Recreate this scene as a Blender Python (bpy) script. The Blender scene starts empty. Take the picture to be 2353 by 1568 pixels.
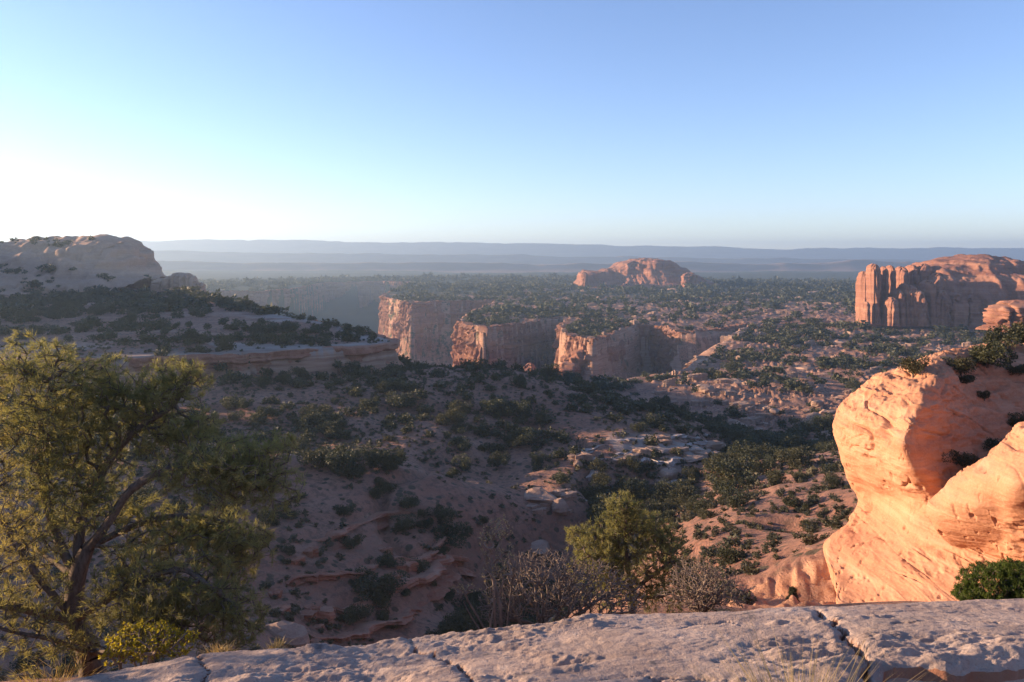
import bpy, math, random
import numpy as np
from mathutils import Vector

S = bpy.context.scene
C = S.collection
R = math.radians
PI = math.pi

# ------------------------------------------------------------------ camera
FPX, CX, HY = 1811.0, 1176.5, 590.0          # focal length, centre column and horizon row of a 2353 x 1568 picture
cam = bpy.data.cameras.new('camera')
cam_o = bpy.data.objects.new('camera', cam)
C.objects.link(cam_o)
S.camera = cam_o
cam.sensor_width = 36.0
cam.lens = 36.0 * FPX / 2353.0
cam.shift_y = -(784.0 - HY) / 2353.0
cam.clip_start = 0.1
cam.clip_end = 60000
cam_o.rotation_euler = (PI / 2, 0, 0)

# ------------------------------------------------------------------ sky and sun
SUN_AZ, SUN_EL = 77.0, 10.0                    # degrees to the left of the view axis, above the horizon
world = bpy.data.worlds.new('World')
S.world = world
world.use_nodes = True
wn = world.node_tree
sky = wn.nodes.new('ShaderNodeTexSky')
sky.sky_type = 'NISHITA'
sky.sun_disc = False
sky.sun_elevation = R(SUN_EL)
sky.sun_rotation = R(-SUN_AZ)
sky.altitude = 1800
sky.air_density = 1.0
sky.dust_density = 0.1
sky.ozone_density = 2.2
tint = wn.nodes.new('ShaderNodeMix')
tint.data_type = 'RGBA'; tint.blend_type = 'MULTIPLY'
tint.inputs[0].default_value = 1.0
tint.inputs[7].default_value = (1.0, 0.908, 1.02, 1)
wn.links.new(sky.outputs[0], tint.inputs[6])
wn.links.new(tint.outputs[2], wn.nodes['Background'].inputs[0])
wn.nodes['Background'].inputs[1].default_value = 0.104
sun_dir = Vector((-math.sin(R(SUN_AZ)) * math.cos(R(SUN_EL)), math.cos(R(SUN_AZ)) * math.cos(R(SUN_EL)), math.sin(R(SUN_EL))))
sun = bpy.data.lights.new('sun', 'SUN')
sun.energy = 5.0
sun.angle = R(0.55)
sun.color = (1.0, 0.69, 0.43)
sun_o = bpy.data.objects.new('sun', sun)
C.objects.link(sun_o)
sun_o.rotation_euler = sun_dir.to_track_quat('Z', 'Y').to_euler()
sun_o.location = (-40, 20, 60)
S.view_settings.view_transform = 'Standard'
S.view_settings.look = 'None'
S.view_settings.gamma = 1.0
S.view_settings.use_curve_mapping = False
S.view_settings.exposure = 1.55
S.cycles.use_denoising = True
S.cycles.max_bounces = 6
S.cycles.diffuse_bounces = 3
S.cycles.transmission_bounces = 3
S.cycles.volume_bounces = 0
HAZE_DENSITY = 0.00017
HAZE_COLOR = (0.55, 0.77, 1.0)

rng = np.random.default_rng(7)
random.seed(7)


# ------------------------------------------------------------------ numeric helpers
def at(x, y, Y):
    """point seen at picture position (x, y) standing Y metres ahead"""
    return np.array(((x - CX) / FPX * Y, Y, -(y - HY) / FPX * Y))


def pix(P):
    P = np.asarray(P, float)
    return CX + FPX * P[..., 0] / P[..., 1], HY - FPX * P[..., 2] / P[..., 1]


def _hash(ix, iy, iz, seed):
    h = (ix.astype(np.uint32) * np.uint32(374761393) + iy.astype(np.uint32) * np.uint32(668265263)
         + iz.astype(np.uint32) * np.uint32(2147483647 & 0x5bd1e995) + np.uint32((seed * 1013904223) & 0xffffffff))
    h = (h ^ (h >> np.uint32(13))) * np.uint32(1274126177)
    h = (h ^ (h >> np.uint32(16))) * np.uint32(2246822519)
    h ^= h >> np.uint32(13)
    return h.astype(np.float32) * np.float32(2.0 / 4294967295.0) - np.float32(1.0)


def noise2(x, y, seed=0):
    x = np.asarray(x, np.float64); y = np.asarray(y, np.float64)
    x, y = np.broadcast_arrays(x, y)
    fx = np.floor(x); fy = np.floor(y)
    ix = fx.astype(np.int64); iy = fy.astype(np.int64)
    tx = (x - fx).astype(np.float32); ty = (y - fy).astype(np.float32)
    tx = tx * tx * tx * (tx * (tx * 6 - 15) + 10); ty = ty * ty * ty * (ty * (ty * 6 - 15) + 10)
    z = np.zeros_like(ix)
    a = _hash(ix, iy, z, seed); b = _hash(ix + 1, iy, z, seed)
    c = _hash(ix, iy + 1, z, seed); d = _hash(ix + 1, iy + 1, z, seed)
    return (a + (b - a) * tx) * (1 - ty) + (c + (d - c) * tx) * ty


def noise3(x, y, z, seed=0):
    x, y, z = np.broadcast_arrays(np.asarray(x, np.float64), np.asarray(y, np.float64), np.asarray(z, np.float64))
    fx = np.floor(x); fy = np.floor(y); fz = np.floor(z)
    ix = fx.astype(np.int64); iy = fy.astype(np.int64); iz = fz.astype(np.int64)
    tx = (x - fx).astype(np.float32); ty = (y - fy).astype(np.float32); tz = (z - fz).astype(np.float32)
    tx = tx * tx * (3 - 2 * tx); ty = ty * ty * (3 - 2 * ty); tz = tz * tz * (3 - 2 * tz)

    def layer(k):
        a = _hash(ix, iy, iz + k, seed); b = _hash(ix + 1, iy, iz + k, seed)
        c = _hash(ix, iy + 1, iz + k, seed); d = _hash(ix + 1, iy + 1, iz + k, seed)
        return (a + (b - a) * tx) * (1 - ty) + (c + (d - c) * tx) * ty
    l0 = layer(0)
    return l0 + (layer(1) - l0) * tz


def fbm2(x, y, octaves=4, seed=0, gain=0.5):
    s, a, f = 0, 1.0, 1.0
    for k in range(octaves):
        s = s + a * noise2(x * f + 17.3 * k, y * f - 9.1 * k, seed + k)
        a *= gain; f *= 2.03
    return s


def fbm3(x, y, z, octaves=4, seed=0, gain=0.5):
    s, a, f = 0, 1.0, 1.0
    for k in range(octaves):
        s = s + a * noise3(x * f + 17.3 * k, y * f - 9.1 * k, z * f + 3.7 * k, seed + k)
        a *= gain; f *= 2.03
    return s


def sstep(a, b, x):
    t = np.clip((np.asarray(x, float) - a) / (b - a), 0, 1)
    return t * t * (3 - 2 * t)


def terrace(v, step, sharp=0.25):
    """staircase of the value v, risers taking the share «sharp» of every step; returns stair and riser mask"""
    q = v / step
    f = np.floor(q); t = q - f
    r = np.clip((t - (1 - sharp)) / sharp, 0, 1)
    return (f + r * r * (3 - 2 * r)) * step, (t > 1 - sharp * 1.5).astype(float)


def poly_sd(X, Y, poly):
    """distance to a closed outline, positive inside"""
    X = np.asarray(X, float); Y = np.asarray(Y, float)
    d2 = np.full(X.shape, 1e18); inside = np.zeros(X.shape, bool)
    n = len(poly)
    for i in range(n):
        x0, y0 = poly[i]; x1, y1 = poly[(i + 1) % n]
        dx, dy = x1 - x0, y1 - y0
        t = np.clip(((X - x0) * dx + (Y - y0) * dy) / (dx * dx + dy * dy + 1e-12), 0, 1)
        d2 = np.minimum(d2, (X - x0 - t * dx) ** 2 + (Y - y0 - t * dy) ** 2)
        c = ((y0 > Y) != (y1 > Y)) & (X < (x1 - x0) * (Y - y0) / (y1 - y0 + 1e-12) + x0)
        inside ^= c
    d = np.sqrt(d2)
    return np.where(inside, d, -d)


def catmull(P, n):
    """Catmull-Rom resampling of P along axis 0 to n rows"""
    P = np.asarray(P, float)
    m = len(P)
    t = np.linspace(0, m - 1, n)
    i = np.minimum(t.astype(int), m - 2); f = t - i
    f = f.reshape((-1,) + (1,) * (P.ndim - 1))
    p0 = P[np.maximum(i - 1, 0)]; p1 = P[i]; p2 = P[i + 1]; p3 = P[np.minimum(i + 2, m - 1)]
    return 0.5 * (2 * p1 + (p2 - p0) * f + (2 * p0 - 5 * p1 + 4 * p2 - p3) * f ** 2 + (3 * p1 - p0 - 3 * p2 + p3) * f ** 3)


# ------------------------------------------------------------------ object helpers
def tag(o, label=None, cat=None, group=None, kind=None):
    if label: o['label'] = label
    if cat: o['category'] = cat
    if group: o['group'] = group
    if kind: o['kind'] = kind
    return o


def raw_mesh(name, V, F, mat, smooth=True, attrs=None):
    """mesh from vertex and face arrays (all faces of one size, or -1 padded quads)"""
    V = np.ascontiguousarray(V, np.float32)
    F = np.asarray(F, np.int32)
    me = bpy.data.meshes.new(name)
    nv, nf, k = len(V), len(F), F.shape[1]
    me.vertices.add(nv)
    me.vertices.foreach_set('co', V.ravel())
    me.loops.add(nf * k)
    me.loops.foreach_set('vertex_index', F.ravel())
    me.polygons.add(nf)
    me.polygons.foreach_set('loop_start', np.arange(0, nf * k, k, dtype=np.int32))
    me.polygons.foreach_set('loop_total', np.full(nf, k, np.int32))
    me.polygons.foreach_set('use_smooth', np.full(nf, smooth, bool))
    if attrs:
        for a, v in attrs.items():
            at_ = me.attributes.new(a, 'FLOAT', 'POINT')
            at_.data.foreach_set('value', np.asarray(v, np.float32).ravel())
    me.update(calc_edges=True)
    if mat: me.materials.append(mat)
    return me


def link(name, me, parent=None, loc=(0, 0, 0)):
    o = bpy.data.objects.new(name, me)
    C.objects.link(o)
    o.location = loc
    if parent: o.parent = parent
    return o


def empty(name, loc=(0, 0, 0)):
    o = bpy.data.objects.new(name, None)
    C.objects.link(o)
    o.location = loc
    o.empty_display_size = 0.2
    return o


def grid_faces(ny, nx, wrap=False):
    i = np.arange(ny - 1)[:, None] * nx
    if wrap:
        j = np.arange(nx)[None, :]; j2 = (j + 1) % nx
    else:
        j = np.arange(nx - 1)[None, :]; j2 = j + 1
    return np.stack([i + j, i + j2, i + nx + j2, i + nx + j], -1).reshape(-1, 4)


def solid(name, P, mat, parent=None, wrap=False, attrs=None, base=None, smooth=True, flip=False):
    """grid P[ny, nx, 3] in world metres as one mesh whose origin is its base point"""
    ny, nx = P.shape[:2]
    V = P.reshape(-1, 3)
    if base is None:
        base = np.array([V[:, 0].mean(), V[:, 1].mean(), V[:, 2].min()])
    F = grid_faces(ny, nx, wrap)
    if flip: F = F[:, ::-1]
    pl = np.array(parent.location) if parent else np.zeros(3)
    me = raw_mesh(name, V - base, F, mat, smooth, attrs)
    return link(name, me, parent, tuple(base - pl))


def grid_normals(P):
    du = np.gradient(P, axis=1); dv = np.gradient(P, axis=0)
    n = np.cross(du, dv)
    return n / (np.linalg.norm(n, axis=-1, keepdims=True) + 1e-12)


# ------------------------------------------------------------------ materials
class NT:
    def __init__(self, name):
        self.m = bpy.data.materials.new(name)
        self.m.use_nodes = True
        self.t = self.m.node_tree
        self.b = self.t.nodes['Principled BSDF']
        self.out = self.t.nodes['Material Output']
        self.b.inputs['Roughness'].default_value = 0.95
        self.b.inputs['Specular IOR Level'].default_value = 0.15
        self.pos = self.n('ShaderNodeNewGeometry').outputs['Position']

    def n(self, t, **kw):
        x = self.t.nodes.new(t)
        for k, v in kw.items():
            setattr(x, k, v)
        return x

    def l(self, a, b):
        self.t.links.new(a, b)

    def scaled(self, sx, sy, sz, src=None):
        m = self.n('ShaderNodeMapping')
        m.inputs['Scale'].default_value = (sx, sy, sz)
        self.l(src or self.pos, m.inputs['Vector'])
        return m.outputs[0]

    def noise(self, scale, detail=4, rough=0.55, vec=None, dist=0.0):
        x = self.n('ShaderNodeTexNoise')
        x.inputs['Scale'].default_value = scale
        x.inputs['Detail'].default_value = detail
        x.inputs['Roughness'].default_value = rough
        x.inputs['Distortion'].default_value = dist
        self.l(vec or self.pos, x.inputs['Vector'])
        return x.outputs['Fac']

    def ramp(self, fac, stops):
        r = self.n('ShaderNodeValToRGB')
        e = r.color_ramp.elements
        while len(e) < len(stops): e.new(0.5)
        for k, (p, c) in enumerate(stops):
            e[k].position = p
            e[k].color = (*c, 1) if len(c) == 3 else c
        self.l(fac, r.inputs[0])
        return r.outputs[0]

    def step(self, fac, a, b):
        m = self.n('ShaderNodeMapRange')
        m.interpolation_type = 'SMOOTHSTEP'
        m.inputs['From Min'].default_value = a
        m.inputs['From Max'].default_value = b
        self.l(fac, m.inputs['Value'])
        return m.outputs[0]

    def mix(self, fac, a, b, mode='MIX'):
        m = self.n('ShaderNodeMix')
        m.data_type = 'RGBA'; m.blend_type = mode
        for sock, v in ((m.inputs[0], fac), (m.inputs[6], a), (m.inputs[7], b)):
            if isinstance(v, (int, float)): sock.default_value = v
            elif isinstance(v, tuple): sock.default_value = (*v, 1)
            else: self.l(v, sock)
        return m.outputs[2]

    def math(self, op, a, b=0.0):
        m = self.n('ShaderNodeMath', operation=op)
        for k, v in enumerate((a, b)):
            if isinstance(v, (int, float)): m.inputs[k].default_value = v
            else: self.l(v, m.inputs[k])
        return m.outputs[0]

    def attr(self, name):
        return self.n('ShaderNodeAttribute', attribute_name=name).outputs['Fac']

    def bump(self, height, dist, strength=1.0, normal=None):
        b = self.n('ShaderNodeBump')
        b.inputs['Distance'].default_value = dist
        b.inputs['Strength'].default_value = strength
        self.l(height, b.inputs['Height'])
        if normal: self.l(normal, b.inputs['Normal'])
        return b.outputs[0]

    def color(self, c):
        self.l(c, self.b.inputs['Base Color'])

    def normal(self, n):
        self.l(n, self.b.inputs['Normal'])


def rock_material(name, dark, mid, light, unit=1.0, bump=0.25, varnish=0.35, beds=1.0):
    """bedded sandstone: «unit» is the size of a bed in metres"""
    q = NT(name)
    warp = q.noise(0.12 / unit, 3)
    wv = q.n('ShaderNodeVectorMath', operation='SCALE'); wv.inputs['Scale'].default_value = 1.0
    q.l(q.pos, wv.inputs[0])
    bed = q.noise(1.0, 5, 0.65, q.scaled(0.05 / unit, 0.05 / unit, 0.9 / unit), 0.4)
    blot = q.noise(0.35 / unit, 5, 0.6)
    c = q.ramp(bed, [(0.28, dark), (0.5, mid), (0.72, light)])
    c = q.mix(q.math('MULTIPLY', q.step(blot, 0.42, 0.7), 0.55), c, mid)
    # dark desert varnish in streaks that run down the faces
    streak = q.noise(1.0, 4, 0.6, q.scaled(0.55 / unit, 0.55 / unit, 0.05 / unit))
    c = q.mix(q.math('MULTIPLY', q.step(streak, 0.55, 0.75), varnish), c, tuple(v * 0.45 for v in dark))
    fine = q.noise(4.0 / unit, 6, 0.7)
    c = q.mix(q.math('MULTIPLY', q.step(fine, 0.4, 0.75), 0.35), c, tuple(min(1, v * 1.2) for v in light))
    q.color(c)
    h = q.math('ADD', q.math('MULTIPLY', bed, beds), q.math('MULTIPLY', fine, 0.5))
    q.normal(q.bump(h, bump * unit, 0.9))
    return q.m


def leaf_material(name, a, b, scale, trans=0.3, tint=(1.0, 1.0, 0.7)):
    q = NT(name)
    oi = q.n('ShaderNodeObjectInfo').outputs['Random']
    n = q.noise(scale, 3, 0.6)
    c = q.ramp(n, [(0.3, a), (0.7, b)])
    c = q.mix(q.math('MULTIPLY', oi, 0.35), c, tuple(v * 0.6 for v in a))
    hue = q.noise(0.09, 2, 0.5)
    c = q.mix(q.math('MULTIPLY', q.step(q.math('ADD', hue, q.math('MULTIPLY', oi, 0.25)), 0.55, 0.75), 0.35), c, (b[0] * 1.45, b[1] * 1.15, b[2] * 1.0))
    q.color(c)
    q.b.inputs['Roughness'].default_value = 0.6
    q.b.inputs['Specular IOR Level'].default_value = 0.3
    tr = q.n('ShaderNodeBsdfTranslucent')
    q.l(q.mix(1.0, c, tint, 'MULTIPLY'), tr.inputs['Color'])
    mx = q.n('ShaderNodeMixShader'); mx.inputs[0].default_value = trans
    q.l(q.b.outputs[0], mx.inputs[1]); q.l(tr.outputs[0], mx.inputs[2])
    q.l(mx.outputs[0], q.out.inputs['Surface'])
    return q.m


def bark_material(name, a, b, scale):
    q = NT(name)
    n = q.noise(scale, 5, 0.7, q.scaled(1, 1, 0.35))
    q.color(q.ramp(n, [(0.3, a), (0.7, b)]))
    q.normal(q.bump(n, 0.01, 0.8))
    return q.m


M = {}
M['cliff'] = rock_material('cliff sandstone', (0.14, 0.062, 0.046), (0.22, 0.105, 0.070), (0.35, 0.20, 0.135), 5.0, 0.35, 0.75)
M['tower'] = rock_material('tower sandstone', (0.17, 0.072, 0.050), (0.26, 0.12, 0.08), (0.37, 0.205, 0.135), 4.0, 0.25, 0.6)
M['band'] = rock_material('red cliff band', (0.22, 0.085, 0.055), (0.31, 0.14, 0.09), (0.40, 0.25, 0.18), 1.4, 0.25, 0.4)
M['dome'] = rock_material('dome sandstone', (0.30, 0.18, 0.13), (0.38, 0.25, 0.18), (0.45, 0.32, 0.24), 5.0, 0.2, 0.2)
M['outcrop'] = rock_material('outcrop sandstone', (0.33, 0.145, 0.085), (0.44, 0.215, 0.125), (0.54, 0.31, 0.20), 0.40, 0.17, 0.30, 0.7)
M['boulder'] = rock_material('boulder sandstone', (0.21, 0.13, 0.10), (0.30, 0.20, 0.15), (0.40, 0.29, 0.23), 0.8, 0.2, 0.3)
M['pale_rock'] = rock_material('pale ledge sandstone', (0.25, 0.19, 0.17), (0.37, 0.30, 0.27), (0.49, 0.42, 0.38), 0.8, 0.2, 0.35)
M['juniper'] = leaf_material('juniper foliage', (0.034, 0.042, 0.024), (0.080, 0.085, 0.042), 0.35, 0.25)
M['pinyon'] = leaf_material('pinyon needles', (0.165, 0.18, 0.085), (0.36, 0.335, 0.15), 2.2, 0.55, (1.0, 0.95, 0.6))
M['yellow_leaf'] = leaf_material('yellow leaves', (0.26, 0.25, 0.04), (0.50, 0.42, 0.06), 5.0, 0.5, (1.0, 0.95, 0.4))
M['sage'] = leaf_material('sage foliage', (0.055, 0.060, 0.035), (0.10, 0.095, 0.06), 0.8, 0.2)
M['dry_grass'] = leaf_material('dry grass', (0.34, 0.25, 0.12), (0.55, 0.42, 0.22), 6.0, 0.35)
M['bark'] = bark_material('pinyon bark', (0.075, 0.058, 0.048), (0.19, 0.15, 0.125), 24.0)
M['twig'] = bark_material('bare twigs', (0.115, 0.090, 0.075), (0.28, 0.22, 0.18), 9.0)

# ground: red soil, slickrock where the «rock» attribute is high, pale rock where «pale» is, distant scrub where «veg» is
q = NT('desert ground')
n1 = q.noise(0.05, 5, 0.6); n2 = q.noise(0.9, 5, 0.7)
soil = q.ramp(n1, [(0.3, (0.245, 0.120, 0.084)), (0.7, (0.355, 0.200, 0.142))])
soil = q.mix(q.math('MULTIPLY', q.step(n2, 0.45, 0.62), 0.6), soil, (0.10, 0.072, 0.056))
n3 = q.noise(4.0, 6, 0.75)
soil = q.mix(q.math('MULTIPLY', q.step(n3, 0.56, 0.66), 0.55), soil, (0.31, 0.22, 0.17))
vo = q.n('ShaderNodeTexVoronoi'); vo.inputs['Scale'].default_value = 0.62; q.l(q.pos, vo.inputs['Vector'])
sv = q.n('ShaderNodeSeparateColor'); q.l(vo.outputs['Color'], sv.inputs[0])
dot = q.step(q.math('SUBTRACT', q.math('ADD', vo.outputs['Distance'], q.math('MULTIPLY', n3, 0.25)), q.math('MULTIPLY', sv.outputs[0], 0.42)), 0.16, 0.08)
soil = q.mix(q.math('MULTIPLY', dot, 0.85), soil, (0.062, 0.060, 0.042))
bed = q.noise(1.0, 5, 0.65, q.scaled(0.05, 0.05, 1.1), 0.3)
rk = q.ramp(bed, [(0.3, (0.22, 0.115, 0.08)), (0.5, (0.35, 0.20, 0.135)), (0.7, (0.44, 0.30, 0.225))])
pl = q.ramp(bed, [(0.3, (0.22, 0.17, 0.15)), (0.7, (0.38, 0.32, 0.28))])
rk = q.mix(q.attr('pale'), rk, pl)
rk = q.mix(q.attr('orange'), rk, q.ramp(bed, [(0.3, (0.36, 0.17, 0.10)), (0.7, (0.55, 0.31, 0.19))]))
rmask = q.step(q.math('ADD', q.attr('rock'), q.math('MULTIPLY', q.math('SUBTRACT', n2, 0.5), 0.7)), 0.35, 0.65)
col = q.mix(rmask, soil, rk)
vn = q.noise(0.11, 4, 0.75, q.scaled(1, 0.55, 1))
vmask = q.math('MULTIPLY', q.step(q.math('ADD', vn, q.math('MULTIPLY', q.math('SUBTRACT', q.attr('veg'), 0.5), 0.5)), 0.42, 0.56), q.step(q.attr('veg'), 0.0, 0.4))
col = q.mix(vmask, col, (0.045, 0.055, 0.034))
q.color(col)
hh = q.math('ADD', q.math('ADD', q.math('MULTIPLY', n2, 0.6), bed), q.math('MULTIPLY', n3, 0.25))
q.normal(q.bump(hh, 0.7, 0.9))
M['ground'] = q.m

q = NT('far mesa ground')
q.color(q.ramp(q.noise(0.004, 5, 0.6, q.scaled(1, 1, 8)), [(0.3, (0.20, 0.13, 0.10)), (0.7, (0.34, 0.24, 0.18))]))
M['mesa'] = q.m

# foreground ledge: pinkish grey sandstone with lichen
q = NT('ledge sandstone')
a1 = q.noise(1.3, 5, 0.6); a2 = q.noise(14.0, 6, 0.7); a3 = q.noise(55.0, 4, 0.7)
c = q.ramp(a1, [(0.3, (0.29, 0.215, 0.185)), (0.7, (0.45, 0.35, 0.295))])
c = q.mix(q.math('MULTIPLY', q.step(a2, 0.5, 0.75), 0.6), c, (0.46, 0.40, 0.36))
c = q.mix(q.math('MULTIPLY', q.step(a3, 0.56, 0.66), 0.6), c, (0.20, 0.155, 0.135))
stain = q.noise(0.55, 5, 0.65, q.scaled(1, 2.2, 1))
c = q.mix(q.math('MULTIPLY', q.step(stain, 0.5, 0.66), 0.5), c, (0.19, 0.145, 0.125))
lich = q.noise(3.2, 6, 0.75, q.scaled(1, 1.6, 1))
c = q.mix(q.math('MULTIPLY', q.step(lich, 0.60, 0.68), 0.8), c, (0.13, 0.115, 0.11))
# the undercut front shows the fresh red stone
sx = q.n('ShaderNodeSeparateXYZ'); g = q.n('ShaderNodeNewGeometry'); q.l(g.outputs['True Normal'], sx.inputs[0])
c = q.mix(q.step(sx.outputs[2], 0.45, 0.1), c, (0.26, 0.125, 0.08))
q.color(c)
nb = q.bump(q.math('ADD', a2, q.math('MULTIPLY', a3, 0.5)), 0.022, 0.8)
q.normal(nb)
M['ledge'] = q.m

# ------------------------------------------------------------------ the lie of the land
# picture position and distance of points on the visible ground
GP = [(400, 1040, 125), (640, 1052, 130), (830, 1062, 132), (1000, 1100, 132), (1150, 1140, 135), (1300, 1170, 138),
      (600, 1150, 118), (600, 1300, 98), (640, 1450, 82), (300, 1300, 95), (300, 1150, 112), (0, 1050, 118), (0, 1300, 90), (0, 1500, 70),
      (350, 1500, 70), (850, 1200, 117), (850, 1350, 102), (850, 1480, 90), (1000, 1250, 116), (1000, 1400, 102), (1200, 1420, 100),
      (1080, 1440, 103), (1180, 1335, 121), (1300, 1245, 135), (1400, 1175, 146), (1550, 1112, 157), (1700, 1052, 176), (1800, 1030, 200),
      (640, 1042, 152), (830, 1047, 153), (1000, 1080, 152), (1150, 1118, 152),
      (300, 940, 185), (550, 960, 180), (550, 885, 203), (800, 960, 182), (800, 875, 220), (1000, 1000, 172), (1000, 900, 205),
      (1200, 1060, 165), (1200, 950, 195), (1400, 1080, 160), (1400, 1000, 180), (1500, 1065, 163), (1600, 1022, 178), (1450, 960, 198),
      (880, 850, 238), (1000, 845, 235), (1200, 862, 230), (1300, 882, 225), (1450, 925, 215), (1600, 978, 205), (1700, 1015, 200),
      (1600, 1350, 50), (1600, 1250, 75), (1600, 1170, 105), (1750, 1300, 55), (1750, 1200, 80), (1750, 1100, 120), (1800, 1062, 150),
      (1900, 1200, 78), (1900, 1100, 120), (1900, 1000, 205), (1900, 900, 325), (1700, 900, 330), (1700, 955, 275), (1500, 880, 370),
      (1720, 1392, 40), (1850, 1352, 43), (1905, 1392, 41), (1800, 1290, 48), (1880, 1255, 50), (1720, 1340, 46), (1960, 1200, 56), (2050, 1120, 80),
      (1450, 1400, 20), (1650, 1450, 25), (1500, 1425, 40)]
CP = [at(*g) for g in GP]
# ground the picture does not show: u = X / Y, distance, height
for u, Y, z in [(-.1, 290, -48), (.013, 290, -50), (.123, 275, -54), (.234, 262, -56), (.29, 252, -56), (-.2, 420, -60), (-.1, 400, -60),
                (.05, 400, -60), (.2, 400, -60), (.4, 420, -58), (.7, 450, -56), (.5, 700, -60), (.2, 700, -60), (-.1, 700, -60), (-.4, 700, -52),
                (-.7, 700, -45), (.7, 800, -60), (.5, 72, -22), (.65, 52, -15), (.7, 100, -24), (.7, 200, -42), (.95, 40, -9), (1.3, 30, -6),
                (1.0, 100, -18), (1.0, 300, -40), (.5, 45, -18.5), (.62, 36, -17.5), (.56, 30, -15.5), (.6, 20, -9.5),
                (-.7, 9, -4.9), (-.5, 9.3, -4.95), (-.2, 9, -4.7), (0, 9, -4.45), (.25, 9.5, -4.3), (.5, 9.5, -4.15), (.75, 9, -3.9),
                (-.7, 5, -4.2), (-.3, 4, -3.7), (.1, 4, -3.5), (.5, 4, -3.4), (-.6, 14, -8), (-.2, 14, -7.6), (.15, 15, -7.1), (.5, 15, -7.2),
                (.8, 15, -6), (-.6, 25, -15), (-.2, 25, -15), (.1, 25, -13.5), (-.6, 45, -27), (-.2, 50, -31), (.1, 50, -26), (-.2, 75, -41), (.1, 75, -38),
                (-1.1, 9, -5), (-1.1, 25, -10), (-1.1, 60, -20), (-1.1, 120, -28), (-1.1, 300, -20), (-1.1, 700, -35), (-.8, 180, -30), (-.6, 180, -31)]:
    CP.append(np.array((u * Y, Y, z)))
CP = np.array(CP)


def _lp(X, Y):
    return np.stack([np.clip(np.arctan2(X, Y), -1.25, 1.25) * 1.6, np.log(np.clip(np.hypot(X, Y), 3.5, 950))], -1)


_c = _lp(CP[:, 0], CP[:, 1])


def _k(d2):
    return 0.5 * d2 * np.log(d2 + 1e-9)


_n = len(_c)
_A = np.zeros((_n + 3, _n + 3))
_A[:_n, :_n] = _k(((_c[:, None] - _c[None]) ** 2).sum(-1)) + np.eye(_n) * 0.0005
_A[:_n, _n] = 1; _A[:_n, _n + 1:] = _c; _A[_n:, :_n] = _A[:_n, _n:].T
_w = np.linalg.solve(_A, np.concatenate([CP[:, 2], np.zeros(3)]))


def base_height(X, Y):
    sh = X.shape
    p = _lp(X.ravel(), Y.ravel())
    out = np.zeros(len(p))
    for s in range(0, len(p), 40000):
        e = p[s:s + 40000]
        d2 = ((e[:, None, 0] - _c[None, :, 0]) ** 2 + (e[:, None, 1] - _c[None, :, 1]) ** 2)
        out[s:s + 40000] = _k(d2) @ _w[:_n] + _w[_n] + e @ _w[_n + 1:]
    return out.reshape(sh)


SHELF = [(-420, 150), (-260, 178), (-160, 192), (-108, 199), (-80, 212), (-60, 221), (-42, 231), (-37, 240), (-40, 254), (-54, 278), (-82, 322), (-132, 400),
         (-206, 520), (-330, 600), (-600, 665), (-1500, 760), (-1500, 150)]
# far rim of the canyon, from its head at the east end round the three promontories to the hazy wall in the north-west
RIM = [(214, 708), (196, 690), (172, 668), (148, 640), (136, 646), (130, 700), (112, 702), (84, 632), (60, 585), (46, 618), (41, 650), (47, 720), (52, 778), (20, 742), (-10, 692), (-24, 672), (-41, 712),
       (-51, 760), (-44, 900), (-20, 1130), (-60, 1128), (-100, 1100), (-136, 1066), (-153, 1096), (-180, 1160), (-214, 1300), (-232, 1700), (-260, 2020), (-360, 2060), (-470, 1990), (-445, 1720),
       (-420, 1500), (-445, 1425), (-520, 1405), (-640, 1420), (-760, 1390), (-900, 1500), (-1500, 1450)]
NEAR = [(-1500, 810), (-610, 700), (-336, 628), (-212, 532), (-136, 405), (-86, 330), (-40, 345), (40, 375), (105, 450), (140, 545), (185, 640)]
CANYON = RIM + NEAR


def resample(poly, step, closed=False):
    P = np.array(poly, float)
    if closed: P = np.vstack([P, P[:1]])
    d = np.concatenate([[0], np.cumsum(np.linalg.norm(np.diff(P, axis=0), axis=1))])
    n = max(2, int(d[-1] / step))
    t = np.linspace(0, d[-1], n)
    return np.stack([np.interp(t, d, P[:, 0]), np.interp(t, d, P[:, 1])], -1), t


def plain_height(X, Y):
    r = np.hypot(X, Y)
    z = -60 - 9 * sstep(900, 3500, r) + 10 * sstep(3500, 8500, r)
    z = z + fbm2(X / 900, Y / 500, 4, 31) * (1.5 + 7 * sstep(1200, 4000, r) + 10 * sstep(4000, 9000, r))
    return z


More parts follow.
